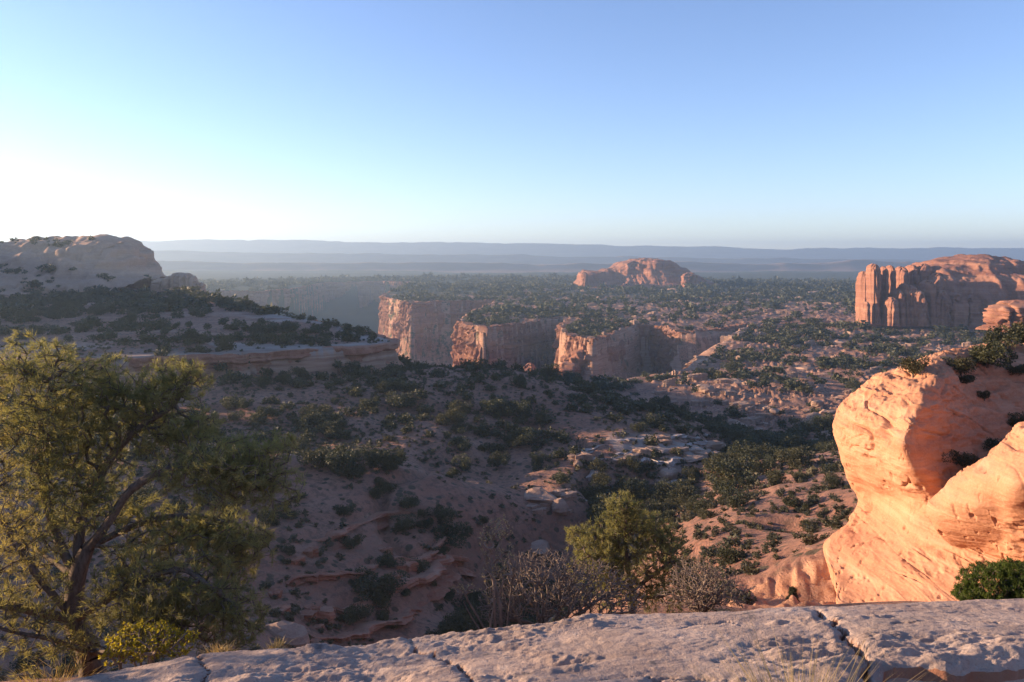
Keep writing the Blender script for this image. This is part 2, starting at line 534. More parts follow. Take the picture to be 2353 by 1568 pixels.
def ground(X, Y, full=False):
    """height of the ground; with full also the rock, pale and distant scrub masks"""
    X = np.asarray(X, float); Y = np.asarray(Y, float)
    r = np.hypot(X, Y); th = np.arctan2(X, Y)
    near = r < 960
    zb = np.full(X.shape, -60.0)
    zb[near] = base_height(X[near], Y[near])
    w = sstep(430, 850, r)
    z = zb * (1 - w) + plain_height(X, Y) * w
    # behind the viewpoint the rim upland goes on
    wb = sstep(1.25, 1.9, np.abs(th))
    z = z * (1 - wb) + (-3.6 - 6 * sstep(10, 60, r) + fbm2(X / 60, Y / 60, 3, 77) * 2 * sstep(8, 40, r)) * wb
    # the bench the viewpoint stands on
    wn_ = sstep(8.5, 6.0, r)
    z = z * (1 - wn_) + (-3.8 + 0.10 * np.minimum(X, 0) + 0.08 * fbm2(X / 1.5, Y / 1.5, 3, 79)) * wn_
    # the western upland outside the picture, which keeps the low sun off the slope
    hx = sstep(-8, -75, X + 0.70 * Y) * sstep(205, 275, Y) * sstep(580, 450, Y)
    up = -26 + (48 + 7 * fbm2(X / 45, Y / 45, 3, 5)) * hx
    # rolling relief and gullies, kept small close by
    amp = sstep(30, 110, r)
    roll = fbm2(X / 26, Y / 26, 4, 3)
    z = z + amp * (1 - wb) * (roll * 1.1 + 0.35 * fbm2(X / 6, Y / 6, 3, 4) * sstep(400, 200, r) - 1.6 * np.exp(-(np.abs(fbm2(X / 34, Y / 48, 3, 6)) / 0.09) ** 2) * sstep(330, 230, r))
    # ledges: rock breaks through in steps
    ln = fbm2(X / 75 + 0.2 * roll, Y / 42, 4, 11)
    stair, riser = terrace(ln * 9.0 + 0.25 * X / 10, 2.2, 0.16)
    led = sstep(150, 260, r) * (1 - sstep(1500, 3000, r))
    right = sstep(-0.06, 0.06, X / np.maximum(Y, 1) - 0.17 - 0.10 * sstep(300, 230, Y)) + sstep(330, 420, Y)
    led = led * np.clip(right, 0, 1)
    z = z + led * (stair - ln * 9.0 - 0.25 * X / 10) * 0.9
    rock = led * np.clip(riser * 1.0 + 0.45 * sstep(0.15, 0.6, fbm2(X / 30, Y / 18, 3, 19)), 0, 1)
    # strata stepping out on the near slopes of the gully
    sl = amp * sstep(150, 118, r) * sstep(0.22, -0.05, X / np.maximum(Y, 1))
    lev = z + fbm2(X / 14, Y / 14, 4, 23) * 1.5 + 0.06 * X
    st2, ri2 = terrace(lev, 1.9, 0.6)
    ms = sl * sstep(-36.0, -39.0, z) * sstep(-0.25, 0.25, fbm2(X / 17, Y / 17, 3, 24))
    z = z + ms * (st2 - lev) * 0.5
    rock = np.maximum(rock, ms * (0.08 + 0.34 * ri2))
    # pale slickrock ledges on the flank of the gully
    pxx, pyy = CX + FPX * X / np.maximum(Y, 1), HY - FPX * z / np.maximum(Y, 1)
    pale = np.zeros_like(z)
    g1 = np.exp(-(((X - 38) / 24) ** 2 + ((Y - 172) / 13) ** 2) ** 2)
    g2 = np.exp(-(((X - 33) / 12) ** 2 + ((Y - 140) / 13) ** 2) ** 2)
    g3 = np.exp(-(((X - 9) / 9) ** 2 + ((Y - 134) / 11) ** 2) ** 2)
    gm = np.clip(g1 + 0.6 * g2 + 0.35 * g3, 0, 1) * sstep(-.35, .1, fbm2(X / 8, Y / 5, 3, 41))
    lev = z + fbm2(X / 12, Y / 12, 3, 43) * 1.0
    st3, ri3 = terrace(lev, 1.7, 0.55)
    z = z + gm * (st3 - lev + 0.8) * 0.6
    rock = np.maximum(rock, gm * (0.35 + 0.65 * sstep(-0.3, 0.2, fbm2(X / 9, Y / 9, 3, 47))))
    pale = np.maximum(pale, gm * 0.8)
    # apron of bare stone at the foot of the outcrop
    ap = np.exp(-(((X - 16) / 6.5) ** 2 + ((Y - 43) / 8.5) ** 2) ** 2)
    rock = np.maximum(rock, ap * (0.6 + 0.5 * fbm2(X / 2.5, Y / 2.5, 3, 55)))
    ast, _ = terrace(z + 0.12 * X + fbm2(X / 3.2, Y / 3.2, 4, 53) * .5, 0.55, 0.3)
    z = z + ap * ((ast - z - 0.12 * X) * 0.8 - 0.5 - 0.3 * np.abs(fbm2(X / 1.6, Y / 1.6, 3, 54)))
    # the shelf with its cliff band
    sd = poly_sd(X, Y, SHELF) + fbm2(X / 9, Y / 9, 3, 61) * 1.6
    top = -24.4 + fbm2(X / 60, Y / 60, 4, 67) * 1.3 + 0.012 * (Y - 300) * sstep(-20, -100, X) - 2.2 * sstep(-70, -40, X) - 1.6 * sstep(14, 0, sd)
    sh_st, sh_ri = terrace(top + fbm2(X / 40, Y / 25, 3, 69), 0.9, 0.2)
    top = top + (sh_st - top) * 0.5
    top = np.maximum(top, up)
    prof = -7.5 * sstep(0.5, -0.8, sd) * 0.42 - 7.5 * 0.58 * sstep(-1.4, -3.0, sd) - np.maximum(0, -sd - 3) * 0.55
    zs = top + prof
    m = zs > z
    band = (sd < 1.0) & (sd > -4.5) & m
    rock = np.where(m & (sd > -5), np.where(band, 0.95, 0.55 * sstep(26, 3, sd) + 0.5 * sstep(0.1, 0.5, fbm2(X / 25, Y / 12, 3, 71)) + 0.6 * sstep(.2, .6, hx)), rock)
    pale = np.where(m & (sd > 0.2), 0.75 * sstep(26, 6, sd) + .3, pale)
    z = np.where(m, zs, z)
    # the canyon
    far = (r > 280) & (r < 2600) & (X < 300)
    if far.any():
        cd = poly_sd(X[far], Y[far], CANYON)
        zz = z[far]
        fl = -150 + 45 * sstep(900, 560, Y[far]) * sstep(-120, 20, X[far]) + 22 * np.exp(-np.maximum(cd, 0) / 22)
        nearside = np.min(np.stack([(X[far] - a) ** 2 + (Y[far] - b) ** 2 for a, b in resample(NEAR, 25)[0]]), 0) < 45 ** 2
        drop = np.where(nearside, sstep(-6, 40, cd), sstep(1.0, 4.0, cd))
        zz = zz + (np.minimum(fl, zz) - zz) * drop
        z[far] = zz
        rk_ = rock[far]
        rock[far] = np.where((cd > -7) & (cd < 6), np.maximum(rk_, 0.75), rk_)
    veg = sstep(900, 1800, r) * (0.75 - 0.25 * sstep(5000, 9000, r)) + 0.3 * sstep(300, 700, r)
    if full:
        return z, rock, np.clip(pale, 0, 1), veg
    return z


# the ground is one sheet out to the far mesas, finest where the slopes are closest to the viewpoint
inner = np.arctan(np.linspace(-0.76, 0.76, 940))
outer = np.concatenate([np.linspace(inner[-1], PI, 90)[1:]])
thg = np.concatenate([-outer[::-1][1:], inner, outer])
lr = [math.log(0.15)]
while lr[-1] < math.log(9500):
    rr = math.exp(lr[-1])
    st = 0.12 if rr < 4 else 0.03 if rr < 25 else 0.014 if rr < 70 else 0.0066 if rr < 260 else 0.0085 if rr < 420 else 0.0105 if rr < 1200 else 0.02 if rr < 3000 else 0.04
    lr.append(lr[-1] + st)
rg = np.exp(np.array(lr))
GX = np.sin(thg)[None] * rg[:, None]
GY = np.cos(thg)[None] * rg[:, None]
GZ, GR, GPALE, GVEG = ground(GX, GY, True)
V = np.stack([GX, GY, GZ], -1).reshape(-1, 3)
F = grid_faces(len(rg), len(thg), True)
# close the middle under the viewpoint
me = raw_mesh('desert_ground', V, F[:, ::-1], M['ground'], True, {'rock': GR, 'pale': GPALE, 'veg': GVEG, 'orange': np.exp(-(((GX - 15) / 12) ** 2 + ((GY - 40) / 16) ** 2) ** 2)})
ground_o = tag(link('ground', me), 'red desert ground of slopes, benches and plain dotted with scrub', kind='structure')
# highest sight line up to each distance, per column: tells what the picture shows
VIS = np.maximum.accumulate(GZ / np.maximum(GY, 1e-3), axis=0)


def visible(X, Y, ztop):
    th = np.arctan2(X, Y); r = np.hypot(X, Y)
    j = np.clip(np.searchsorted(thg, th), 0, len(thg) - 1)
    i = np.clip(np.searchsorted(rg, r) - 4, 0, len(rg) - 1)
    return ztop / Y > VIS[i, j]


def gz(X, Y):
    return ground(np.atleast_1d(np.asarray(X, float)), np.atleast_1d(np.asarray(Y, float)))


def gz1(x, y):
    return float(gz(x, y)[0])


# ------------------------------------------------------------------ canyon walls
def canyon_wall(name, pts, label):
    line, s = resample(pts, 1.6)
    for k in range(2):   # take the sharpest corners off
        line[1:-1] = 0.25 * line[:-2] + 0.5 * line[1:-1] + 0.25 * line[2:]
    tan = np.gradient(line, axis=0); tan /= np.linalg.norm(tan, axis=1, keepdims=True)
    nor = np.stack([tan[:, 1], -tan[:, 0]], -1)     # towards the canyon
    # orientation: the canyon lies on the side where the outline's inside is
    probe = line + nor * 3
    if (poly_sd(probe[:, 0], probe[:, 1], CANYON) > 0).mean() < 0.5: nor = -nor
    zr = gz(line[:, 0] - nor[:, 0] * 3, line[:, 1] - nor[:, 1] * 3) + 0.2
    rows = 74
    t = np.concatenate([[-0.03], np.linspace(0, 1, rows)])
    H = 98.0
    SS, TT = np.meshgrid(s, t)
    Z = zr[None] - np.maximum(TT, 0) * H
    # buttresses, columns, cracks and bedding
    off = 3.5 * np.clip(fbm2(SS / 38, TT * 1.2, 3, 81), -1, 1)
    col = fbm2(SS / 7.5, TT * 2.2 + 0.15 * SS / 34, 4, 83)
    off = off + 1.5 * np.abs(col) * 1.4 - 1.0
    crack = np.abs(noise2(SS / 11 + 0.3 * noise2(SS / 6, TT * 7, 84), TT * 1.3, 85))
    off = off - 3.0 * np.exp(-(crack / 0.06) ** 2)
    bed, _ = terrace(TT * H + 3 * noise2(SS / 30, TT * 3, 87), 5.5, 0.35)
    off = off + 1.0 * noise2(bed / 5.5 * 3.1, SS / 60, 88) * (1 + 1.6 * (TT < 0.22)) + 0.5 * fbm2(SS / 3, TT * 30, 3, 89)
    off = off + 10 * sstep(0.0, 0.28, TT) * 0.35 + 4 * sstep(0.55, 1.0, TT) + 22 * sstep(0.78, 1.0, TT)
    # the exposed western faces are the most broken: joints, blocks and overhanging beds
    wl = sstep(0.25, 0.7, -nor[:, 0])[None] * sstep(-0.02, 0.03, TT)
    jn = noise2(SS / 4.2 + 0.35 * noise2(SS / 3, TT * 9, 90), TT * 1.1, 91)
    off = off + wl * (-2.6 * np.exp(-(jn / 0.09) ** 2) + 2.2 * np.abs(fbm2(SS / 5.5, TT * 5, 3, 92)) + 1.6 * (TT < .4) * np.round(1.5 * noise2(SS / 6, TT * 14, 93)))
    off = np.where(TT < 0, -6, off - 0.5)
    P = np.stack([line[None, :, 0] + nor[None, :, 0] * off, line[None, :, 1] + nor[None, :, 1] * off, Z], -1)
    return tag(solid(name, P, M['cliff'], smooth=False), label, kind='structure')


canyon_wall('canyon_wall', RIM[:9] + [(56, 594)], 'red canyon wall at the head of the gorge')
canyon_wall('canyon_wall', [(66, 598), (60, 585), (46, 618), (41, 650), (47, 720), (52, 778)] + RIM[13:16], 'broken red promontory with a sunlit west face above round boulders')
canyon_wall('canyon_wall', [(20, 742)] + RIM[14:21], 'middle promontory with a sunlit edge and a shaded wall')
canyon_wall('canyon_wall', RIM[19:30], 'tallest pale sunlit promontory and its straight shaded wall')
canyon_wall('canyon_wall', RIM[27:], 'hazy blue canyon wall beyond the promontories')


def rim_band(name, pts, H, mat, label, side, seed, k_=1.0, back=3.5, cat=None):
    """low cliff along a line of the ground; side(x, y) is positive in front of it"""
    line, s = resample(pts, 0.45)
    for k in range(4):
        line[1:-1] = 0.25 * line[:-2] + 0.5 * line[1:-1] + 0.25 * line[2:]
    tan = np.gradient(line, axis=0); tan /= np.linalg.norm(tan, axis=1, keepdims=True)
    nor = np.stack([tan[:, 1], -tan[:, 0]], -1)
    if (side(line[:, 0] + nor[:, 0] * 2, line[:, 1] + nor[:, 1] * 2) > side(line[:, 0], line[:, 1])).mean() < .5: nor = -nor
    jog = k_ * (1.6 * fbm2(s / 14, 0 * s, 3, seed) + 1.0 * np.round(1.4 * noise2(s / 5, 0 * s, seed + 1)) + (0.55 * np.round(1.7 * noise2(s / 1.9, 0 * s, seed + 9)) if cat else 0))
    zr = gz(line[:, 0] - nor[:, 0] * 1.5, line[:, 1] - nor[:, 1] * 1.5) + 0.1
    zr = np.convolve(np.pad(zr, 12, 'edge'), np.ones(25) / 25, 'valid')
    end = np.clip(np.minimum(s, s[-1] - s) / (5 * k_), 0, 1) if cat else 1 + 0 * s      # free ledges run out at both ends
    t = np.concatenate([[-.05], np.linspace(0, 1, 46)])
    SS, TT = np.meshgrid(s, t)
    prof = np.interp(TT, [-.05, 0, .04, .28, .33, .45, .62, .68, 1.0], [-back / k_, .9, 1.2, 1.35, .1, .25, .5, 1.0, 3.4]) * k_
    off = prof + jog[None] + k_ * (0.5 * fbm2(SS / 2.2, TT * 4, 4, seed + 2) + 0.35 * noise2(TT * 16 + .6 * noise2(SS / 6, TT, seed + 3), SS / 25, seed + 4))
    off = off - k_ * 0.9 * np.exp(-(noise2(SS / 4 + .4 * noise2(SS / 2, TT * 6, seed + 5), TT * .8, seed + 6) / .06) ** 2)
    low = 0.5 + 0.5 * np.clip(1 + fbm2(s / 9, 0 * s, 3, seed + 8), 0, 1)
    Z = zr[None] - np.maximum(TT, 0) * H + k_ * 0.3 * noise2(SS / 3, TT * 2, seed + 7) - ((1 - end * low) * H * .55)[None] * (1 if cat else 0)
    Z[0] -= 0.6
    P = np.stack([line[None, :, 0] + nor[None, :, 0] * off, line[None, :, 1] + nor[None, :, 1] * off, Z], -1)
    return tag(solid(name, P, mat, smooth=not cat), label, cat, kind=None if cat else 'structure')


def on_ground(x, y):
    """distance at which the picture position (x, y) meets the ground"""
    j = int(np.clip(np.searchsorted(thg, math.atan((x - CX) / FPX)), 0, len(thg) - 1))
    v = -(y - HY) / FPX
    sel = (GZ[:, j] / np.maximum(GY[:, j], .1) > v) & (rg > 20)
    i = int(np.argmax(sel)) if sel.any() else len(rg) - 1
    return float(GY[i, j])


rim_band('cliff_band', SHELF[2:11], 8.5, M['band'], 'red cliff band under the rim of the grey shelf', lambda x, y: -poly_sd(x, y, SHELF), 121)
for k, (line, H, mat, k_, label) in enumerate([
        ([(1318, 1036), (1390, 1022), (1480, 1012), (1560, 1006), (1640, 998)], 2.4, 'pale_rock', .8, 'topmost pale layered ledge on the gully flank'),
        ([(1325, 1056), (1420, 1042), (1530, 1032), (1640, 1022)], 2.6, 'pale_rock', .8, 'second pale layered ledge on the gully flank'),
        ([(1330, 1080), (1420, 1072), (1520, 1062), (1600, 1052)], 3.4, 'pale_rock', .9, 'lowest broken ledge of the gully flank'),
        ([(1500, 1118), (1560, 1108), (1625, 1096)], 2.2, 'pale_rock', .7, 'pale rock bar at the gully bottom'),
        ([(1500, 1158), (1560, 1148), (1620, 1138)], 1.6, 'pale_rock', .7, 'pale slickrock step under the gully bar'),
        ([(1205, 1135), (1255, 1122), (1305, 1120), (1318, 1150)], 4.2, 'pale_rock', .8, 'blocky pale ledge at the spur end'),
        ([(600, 1352), (700, 1348), (820, 1338), (930, 1300), (1040, 1250)], 2.4, 'band', .8, 'red ledge curving across the gully side below the spur'),
        ([(640, 1412), (760, 1408), (880, 1388), (980, 1340), (1052, 1285)], 2.6, 'band', .8, 'lower red ledge curving down into the gully'),
        ([(690, 1236), (790, 1232), (880, 1215), (960, 1180)], 1.6, 'band', .6, 'thin red ledge high on the spur side'),
        ([(620, 1462), (760, 1462), (880, 1444), (990, 1400)], 2.2, 'band', .8, 'lowest red ledge just over the foreground rock'),
        ([(1500, 884), (1570, 890), (1640, 905), (1700, 902)], 3.2, 'boulder', 1.0, 'sunlit ledge at the bend of the gully'),
        ([(1640, 945), (1720, 938), (1820, 935), (1900, 925)], 2.4, 'boulder', .9, 'long low ledge below the outcrop nose'),
        ([(1660, 985), (1740, 975), (1830, 972), (1900, 965)], 2.2, 'boulder', .9, 'ledge nearest the tilted slab by the outcrop'),
        ([(1700, 862), (1790, 858), (1880, 862), (1960, 850)], 3.0, 'boulder', 1.1, 'red ledge on the bench behind the outcrop nose'),
        ([(1830, 826), (1910, 822), (2010, 812)], 3.0, 'boulder', 1.2, 'ledge on the bench under the upright fins'),
        ([(1480, 848), (1560, 838), (1640, 842)], 3.4, 'boulder', 1.2, 'ledge at the head of the canyon')]):
    pts = []
    for (a, b_) in line:
        Yk = on_ground(a, b_)
        pts.append(((a - CX) / FPX * Yk, Yk))
    rim_band('rock_ledge', pts, H, M[mat], label, lambda x, y: -np.hypot(x, y), 2000 + 13 * k, k_, 3.0, 'rock ledge')


# ------------------------------------------------------------------ far mesas
def mesa(name, prof, Y0, depth, foot, label, seed):
    xs = np.linspace(prof[0][0], prof[-1][0], 700)
    ys = np.interp(xs, [p[0] for p in prof], [p[1] for p in prof])
    ys = ys + 1.0 * np.round(1.5 * noise2(xs / 120, 0, seed)) * 0.8 + 0.5 * noise2(xs / 22, 0, seed + 1) - 2.2 * np.maximum(0, noise2(xs / 60, 0, seed + 5) - .45) * 2 + 0.8 * np.round(1.2 * noise2(xs / 45, 0, seed + 6))
    t = np.array([-.35, -.12, -.04, 0, .02, .3, .6, 1.0, 1.3])
    h = np.array([0, .22, .45, .72, .97, 1.0, 1.0, .9, 0])
    u = (xs - CX) / FPX
    top = -(ys - HY) / FPX * Y0
    nz = 1 + 0.0 * u
    edge = 1 + 0.25 * fbm2(xs / 130, 0, 4, seed + 3)
    Yg = Y0 + (t[:, None] + 0.10 * (edge - 1)[None] * (t[:, None] < .3)) * depth
    Z = foot + (top - foot)[None] * h[:, None] + 0 * Yg
    P = np.stack([u[None] * Yg, Yg, Z], -1)
    return tag(solid(name, P, M['mesa'], flip=True), label, kind='structure')


mesa('mesa', [(-2600, 575), (-600, 560), (0, 556), (180, 557), (270, 553), (420, 552), (700, 551), (760, 555), (980, 556), (1180, 559), (1300, 562), (1620, 566), (1700, 570), (1820, 573), (1850, 569), (2100, 570), (2353, 569), (3200, 572), (5200, 578)], 8000, 700, -75, 'farthest pale blue mesa line along the horizon', 201)
mesa('mesa', [(-2600, 590), (-300, 578), (0, 577), (280, 575), (400, 575), (500, 579), (640, 581), (1000, 584), (1300, 589), (1600, 592), (2000, 597), (2353, 600), (4800, 606)], 5600, 500, -80, 'low blue plateau under the far mesa line', 207)
mesa('mesa', [(-1500, 604), (280, 601), (500, 602), (560, 606), (640, 604), (850, 603), (1150, 604), (1230, 610), (1560, 603), (1700, 607), (1900, 606), (1960, 599), (2010, 598), (2060, 604), (2300, 606), (4200, 610)], 3800, 350, -78, 'low rolling rise of the scrub plain', 213)


# ------------------------------------------------------------------ ridges and buttes with their own outlines
def ridge(name, prof, Yfoot, Ycrest, Yback, footy, mat, label, cat, seed, front, nx=420, ny=150, rough=1.0, wig=0.0, top_frac=0.3):
    """rock mass whose crest shows the outline prof (picture x, y at distance Ycrest); front(t) is its rise from foot to crest"""
    xs = np.linspace(prof[0][0], prof[-1][0], nx)
    ys = np.interp(xs, [p[0] for p in prof], [p[1] for p in prof])
    u = (xs - CX) / FPX
    top = -(ys - HY) / FPX * Ycrest
    t = np.concatenate([np.linspace(0, 1, int(ny * (1 - top_frac))), 1 + np.linspace(0.02, 1, int(ny * top_frac))])
    Xc = u * Ycrest
    Yg = np.where(t[:, None] <= 1, Yfoot + (Ycrest - Yfoot) * t[:, None], Ycrest + (Yback - Ycrest) * (t[:, None] - 1)) + 0 * Xc[None]
    Xg = Xc[None] + 0 * Yg
    foot = gz(np.concatenate([Xg[0], Xg[-1]]), np.concatenate([Yg[0], Yg[-1]])).reshape(2, -1) - 1.5
    tt = np.clip(t[:, None] + wig * fbm2(Xg / ((Ycrest - Yfoot) * 0.35), Yg / ((Ycrest - Yfoot) * 0.6), 4, seed) * sstep(0, .15, t[:, None]) * (t[:, None] < 1.2), 0, 2)
    h = np.where(tt <= 1, front(np.clip(tt, 0, 1)), 1 - sstep(0.35, 1.0, tt - 1))
    fz = np.where(t[:, None] <= 1, foot[0][None], foot[1][None])
    Z = fz + (top[None] - fz) * h
    P = np.stack([Xg, Yg, Z], -1)
    L = (Ycrest - Yfoot)
    n = grid_normals(P)
    if n[..., 2].mean() < 0: n = -n
    d = fbm3(P[..., 0] / (L * .22), P[..., 1] / (L * .22), P[..., 2] / (L * .22), 4, seed + 1) * L * 0.022 * rough
    bedv = noise2(P[..., 2] / (L * 0.035) + noise2(P[..., 0] / (L * .3), P[..., 1] / (L * .3), seed + 7), P[..., 0] / L, seed + 2) * L * 0.012 * rough
    steep = sstep(.75, .35, np.abs(n[..., 2]))
    d = d + steep * (0.4 - 1.5 * np.abs(noise3(P[..., 0] / (L * .09), P[..., 1] / (L * .09), P[..., 2] / (L * .5), seed + 4))) * L * 0.035 * rough
    P = P + n * ((d + bedv) * np.minimum(1, (h / 0.1)))[..., None]
    return tag(solid(name, P, mat), label, cat)


DOME = None
dome = lambda t: np.sin(np.clip(t, 0, 1) * PI / 2) ** 1.15
dome_o = ridge('rock_dome', [(-900, 640), (-700, 600), (-420, 575), (-200, 560), (-60, 556), (0, 555), (40, 552), (75, 548), (115, 553), (135, 560), (165, 556), (200, 555), (235, 553), (258, 564), (272, 578), (286, 580), (298, 600), (318, 620), (332, 634), (352, 652)],
      452, 540, 640, 650, M['dome'], 'rounded sandstone domes with shaded flanks and sunlit crests above the shelf', 'rock dome', 301, dome, 520, 170, 2.6, 0.14)


def cliffy(base, lip):
    return lambda t: np.interp(t, [0, base, base + 0.06, lip, lip + 0.08, 1], [0, 0.36, 0.50, 0.84, 0.95, 1.0])


ridge('butte', [(1322, 652), (1334, 640), (1337, 628), (1345, 623), (1362, 622), (1380, 620), (1400, 616), (1420, 608), (1440, 601), (1462, 598), (1478, 597), (1500, 596), (1522, 598), (1540, 604), (1556, 613), (1575, 625), (1600, 638), (1636, 655), (1660, 662)],
      1500, 1640, 1790, 660, M['tower'], 'flat-topped red butte with a sunlit west face on the plain', 'butte', 321, cliffy(0.42, 0.60), 420, 150, 1.4, 0.15)
ridge('rock_mesa', [(2092, 740), (2100, 690), (2112, 655), (2124, 628), (2136, 612), (2165, 603), (2210, 596), (2262, 590), (2310, 594), (2340, 602), (2400, 606), (2480, 604), (2600, 612), (2700, 640), (2760, 700)],
      655, 735, 850, 740, M['tower'], 'broad dome-topped red rock mesa behind the upright fins', 'rock mesa', 331, lambda t: np.interp(t, [0, .12, .17, .34, .42, .7, 1], [0, .10, .30, .58, .70, .93, 1.0]), 420, 170, 1.2, 0.16)


def column(name, x0, x1, ytop, ybase, Y, depth, mat, parent=None, seed=0, lean=0.0, shoulder=0.75, n=72, rows=76, label=None, cat=None, zbase=None):
    """upright fin or column of rock seen between picture columns x0 and x1"""
    a = (x1 - x0) / FPX * Y / 2; cx = ((x0 + x1) / 2 - CX) / FPX * Y
    zt = -(ytop - HY) / FPX * Y
    zb = zbase if zbase is not None else -(ybase - HY) / FPX * Y - 3
    t = np.concatenate([np.linspace(0, shoulder, rows // 2, endpoint=False), shoulder + (1 - shoulder) * np.sin(np.linspace(0, PI / 2, rows - rows // 2))])
    ang = np.linspace(0, 2 * PI, n, endpoint=False)
    q = 0.62
    sx = np.sign(np.cos(ang)) * np.abs(np.cos(ang)) ** q; sy = np.sign(np.sin(ang)) * np.abs(np.sin(ang)) ** q
    sc = np.where(t < shoulder, 1.12 - 0.12 * t / shoulder, np.sqrt(np.maximum(0, 1 - ((t - shoulder) / (1 - shoulder)) ** 2)) ** 0.8)
    T, A = np.meshgrid(t, ang, indexing='ij')
    X = cx + lean * T * a + a * sc[:, None] * sx[None]
    Yy = Y + depth / 2 + depth / 2 * np.maximum(sc, 0.0)[:, None] * sy[None]
    Z = zb + (zt - zb) * T
    H = zt - zb
    w = np.sqrt(a * depth / 2)
    fl = fbm3(X / (w * .9), Yy / (w * .9), Z / (H * .8), 4, seed + 400) * a * 0.24
    bd = noise2(Z / (H * .06), np.cos(A) * 1.5 + seed, seed + 403) * a * 0.09
    fl = fl + (0.45 - np.abs(noise3(X / (w * .42), Yy / (w * .42), Z / (H * 1.1), seed + 407)) * 1.6) * a * 0.24 - a * 0.35 * np.exp(-(noise3(X / (w * .6), Yy / (w * .6), Z / (H * .9), seed + 409) / .07) ** 2)
    k = (fl + bd) * np.minimum(1, sc[:, None] * 2)
    X = X + sx[None] * k; Yy = Yy + sy[None] * k * 1.3
    P = np.stack([X, Yy, Z + 0 * X], -1)
    o = solid(name, P, mat, parent, True)
    if label: tag(o, label, cat)
    return o


# the group of upright fins in front of the mesa: one formation, each fin a part
base = at(2060, 742, 668)
fins = tag(empty('rock_fins', tuple(base)), 'row of upright dark red sandstone fins with sunlit edges', 'rock formation')
for k, (x0, x1, yt, yb, Y, dep, sh) in enumerate([
        (1986, 2001, 624, 738, 682, 18, .78), (2007, 2027, 606, 738, 668, 20, .80), (2033, 2045, 613, 738, 680, 16, .84), (2050, 2062, 610, 738, 690, 18, .84), (2072, 2094, 613, 735, 706, 24, .78), (2099, 2119, 609, 735, 716, 24, .76),
        (2048, 2070, 684, 742, 655, 20, .6), (2066, 2084, 664, 742, 662, 20, .7), (2082, 2096, 652, 742, 664, 20, .72), (2094, 2116, 656, 742, 660, 22, .66), (2112, 2136, 668, 742, 655, 22, .6),
        (2134, 2160, 644, 742, 664, 24, .75), (2120, 2158, 606, 735, 712, 30, .7), (2158, 2190, 668, 742, 660, 22, .6), (2188, 2224, 674, 742, 664, 22, .55), (2222, 2270, 680, 742, 668, 22, .5),
        (2150, 2190, 628, 735, 694, 26, .6), (1992, 2002, 694, 741, 664, 10, .6)]):
    column('fin', x0, x1, yt, yb, Y, dep, M['tower'], fins, 500 + k * 9, 0.06, sh)
cols = tag(empty('rock_columns', tuple(at(400, 690, 500))), 'cluster of blocky rock columns at the foot of the domes', 'rock formation')
for k, (x0, x1, yt, yb, Y, dep, sh) in enumerate([
        (338, 372, 640, 688, 512, 16, .7), (366, 396, 634, 690, 506, 16, .75), (388, 412, 627, 690, 503, 15, .85), (408, 428, 628, 690, 500, 14, .8), (420, 442, 634, 690, 502, 14, .7), (434, 457, 650, 690, 504, 14, .8)]):
    column('column', x0, x1, yt, yb, Y, dep, M['dome'], cols, 700 + k * 9, 0.03, sh)
column('rock_hump', 1572, 1604, 627, 672, 1500, 40, M['tower'], None, 801, 0, .75, label='small sunlit rock hump at the east end of the flat-topped butte', cat='rock')
column('rock_hump', 1338, 1352, 626, 668, 1530, 30, M['tower'], None, 811, 0, .85, label='little pillar with a sunlit side at the west end of the butte', cat='rock')
column('rock_hump', 2302, 2420, 692, 752, 420, 26, M['tower'], None, 821, 0.3, .4, label='sunlit rounded hump cut by the frame edge below the broad mesa', cat='rock')
# rounded boulders of bedrock at the foot of the third promontory
for k, (x0, x1, yt, yb, Y, dep) in enumerate([(1190, 1228, 838, 880, 622, 20), (1246, 1330, 836, 890, 580, 26), (1296, 1362, 806, 880, 584, 20), (1318, 1366, 786, 870, 590, 14)]):
    column('rock_hump', x0, x1, yt, yb, Y, dep, M['tower'], None, 841 + k * 7, 0.5, .12,
           label=['small rounded orange rock standing alone on the canyon floor', 'large rounded orange rock below the broken promontory', 'upper orange bulge leaning on the broken promontory', 'highest orange bulge against the face of the broken promontory'][k], cat='rock')


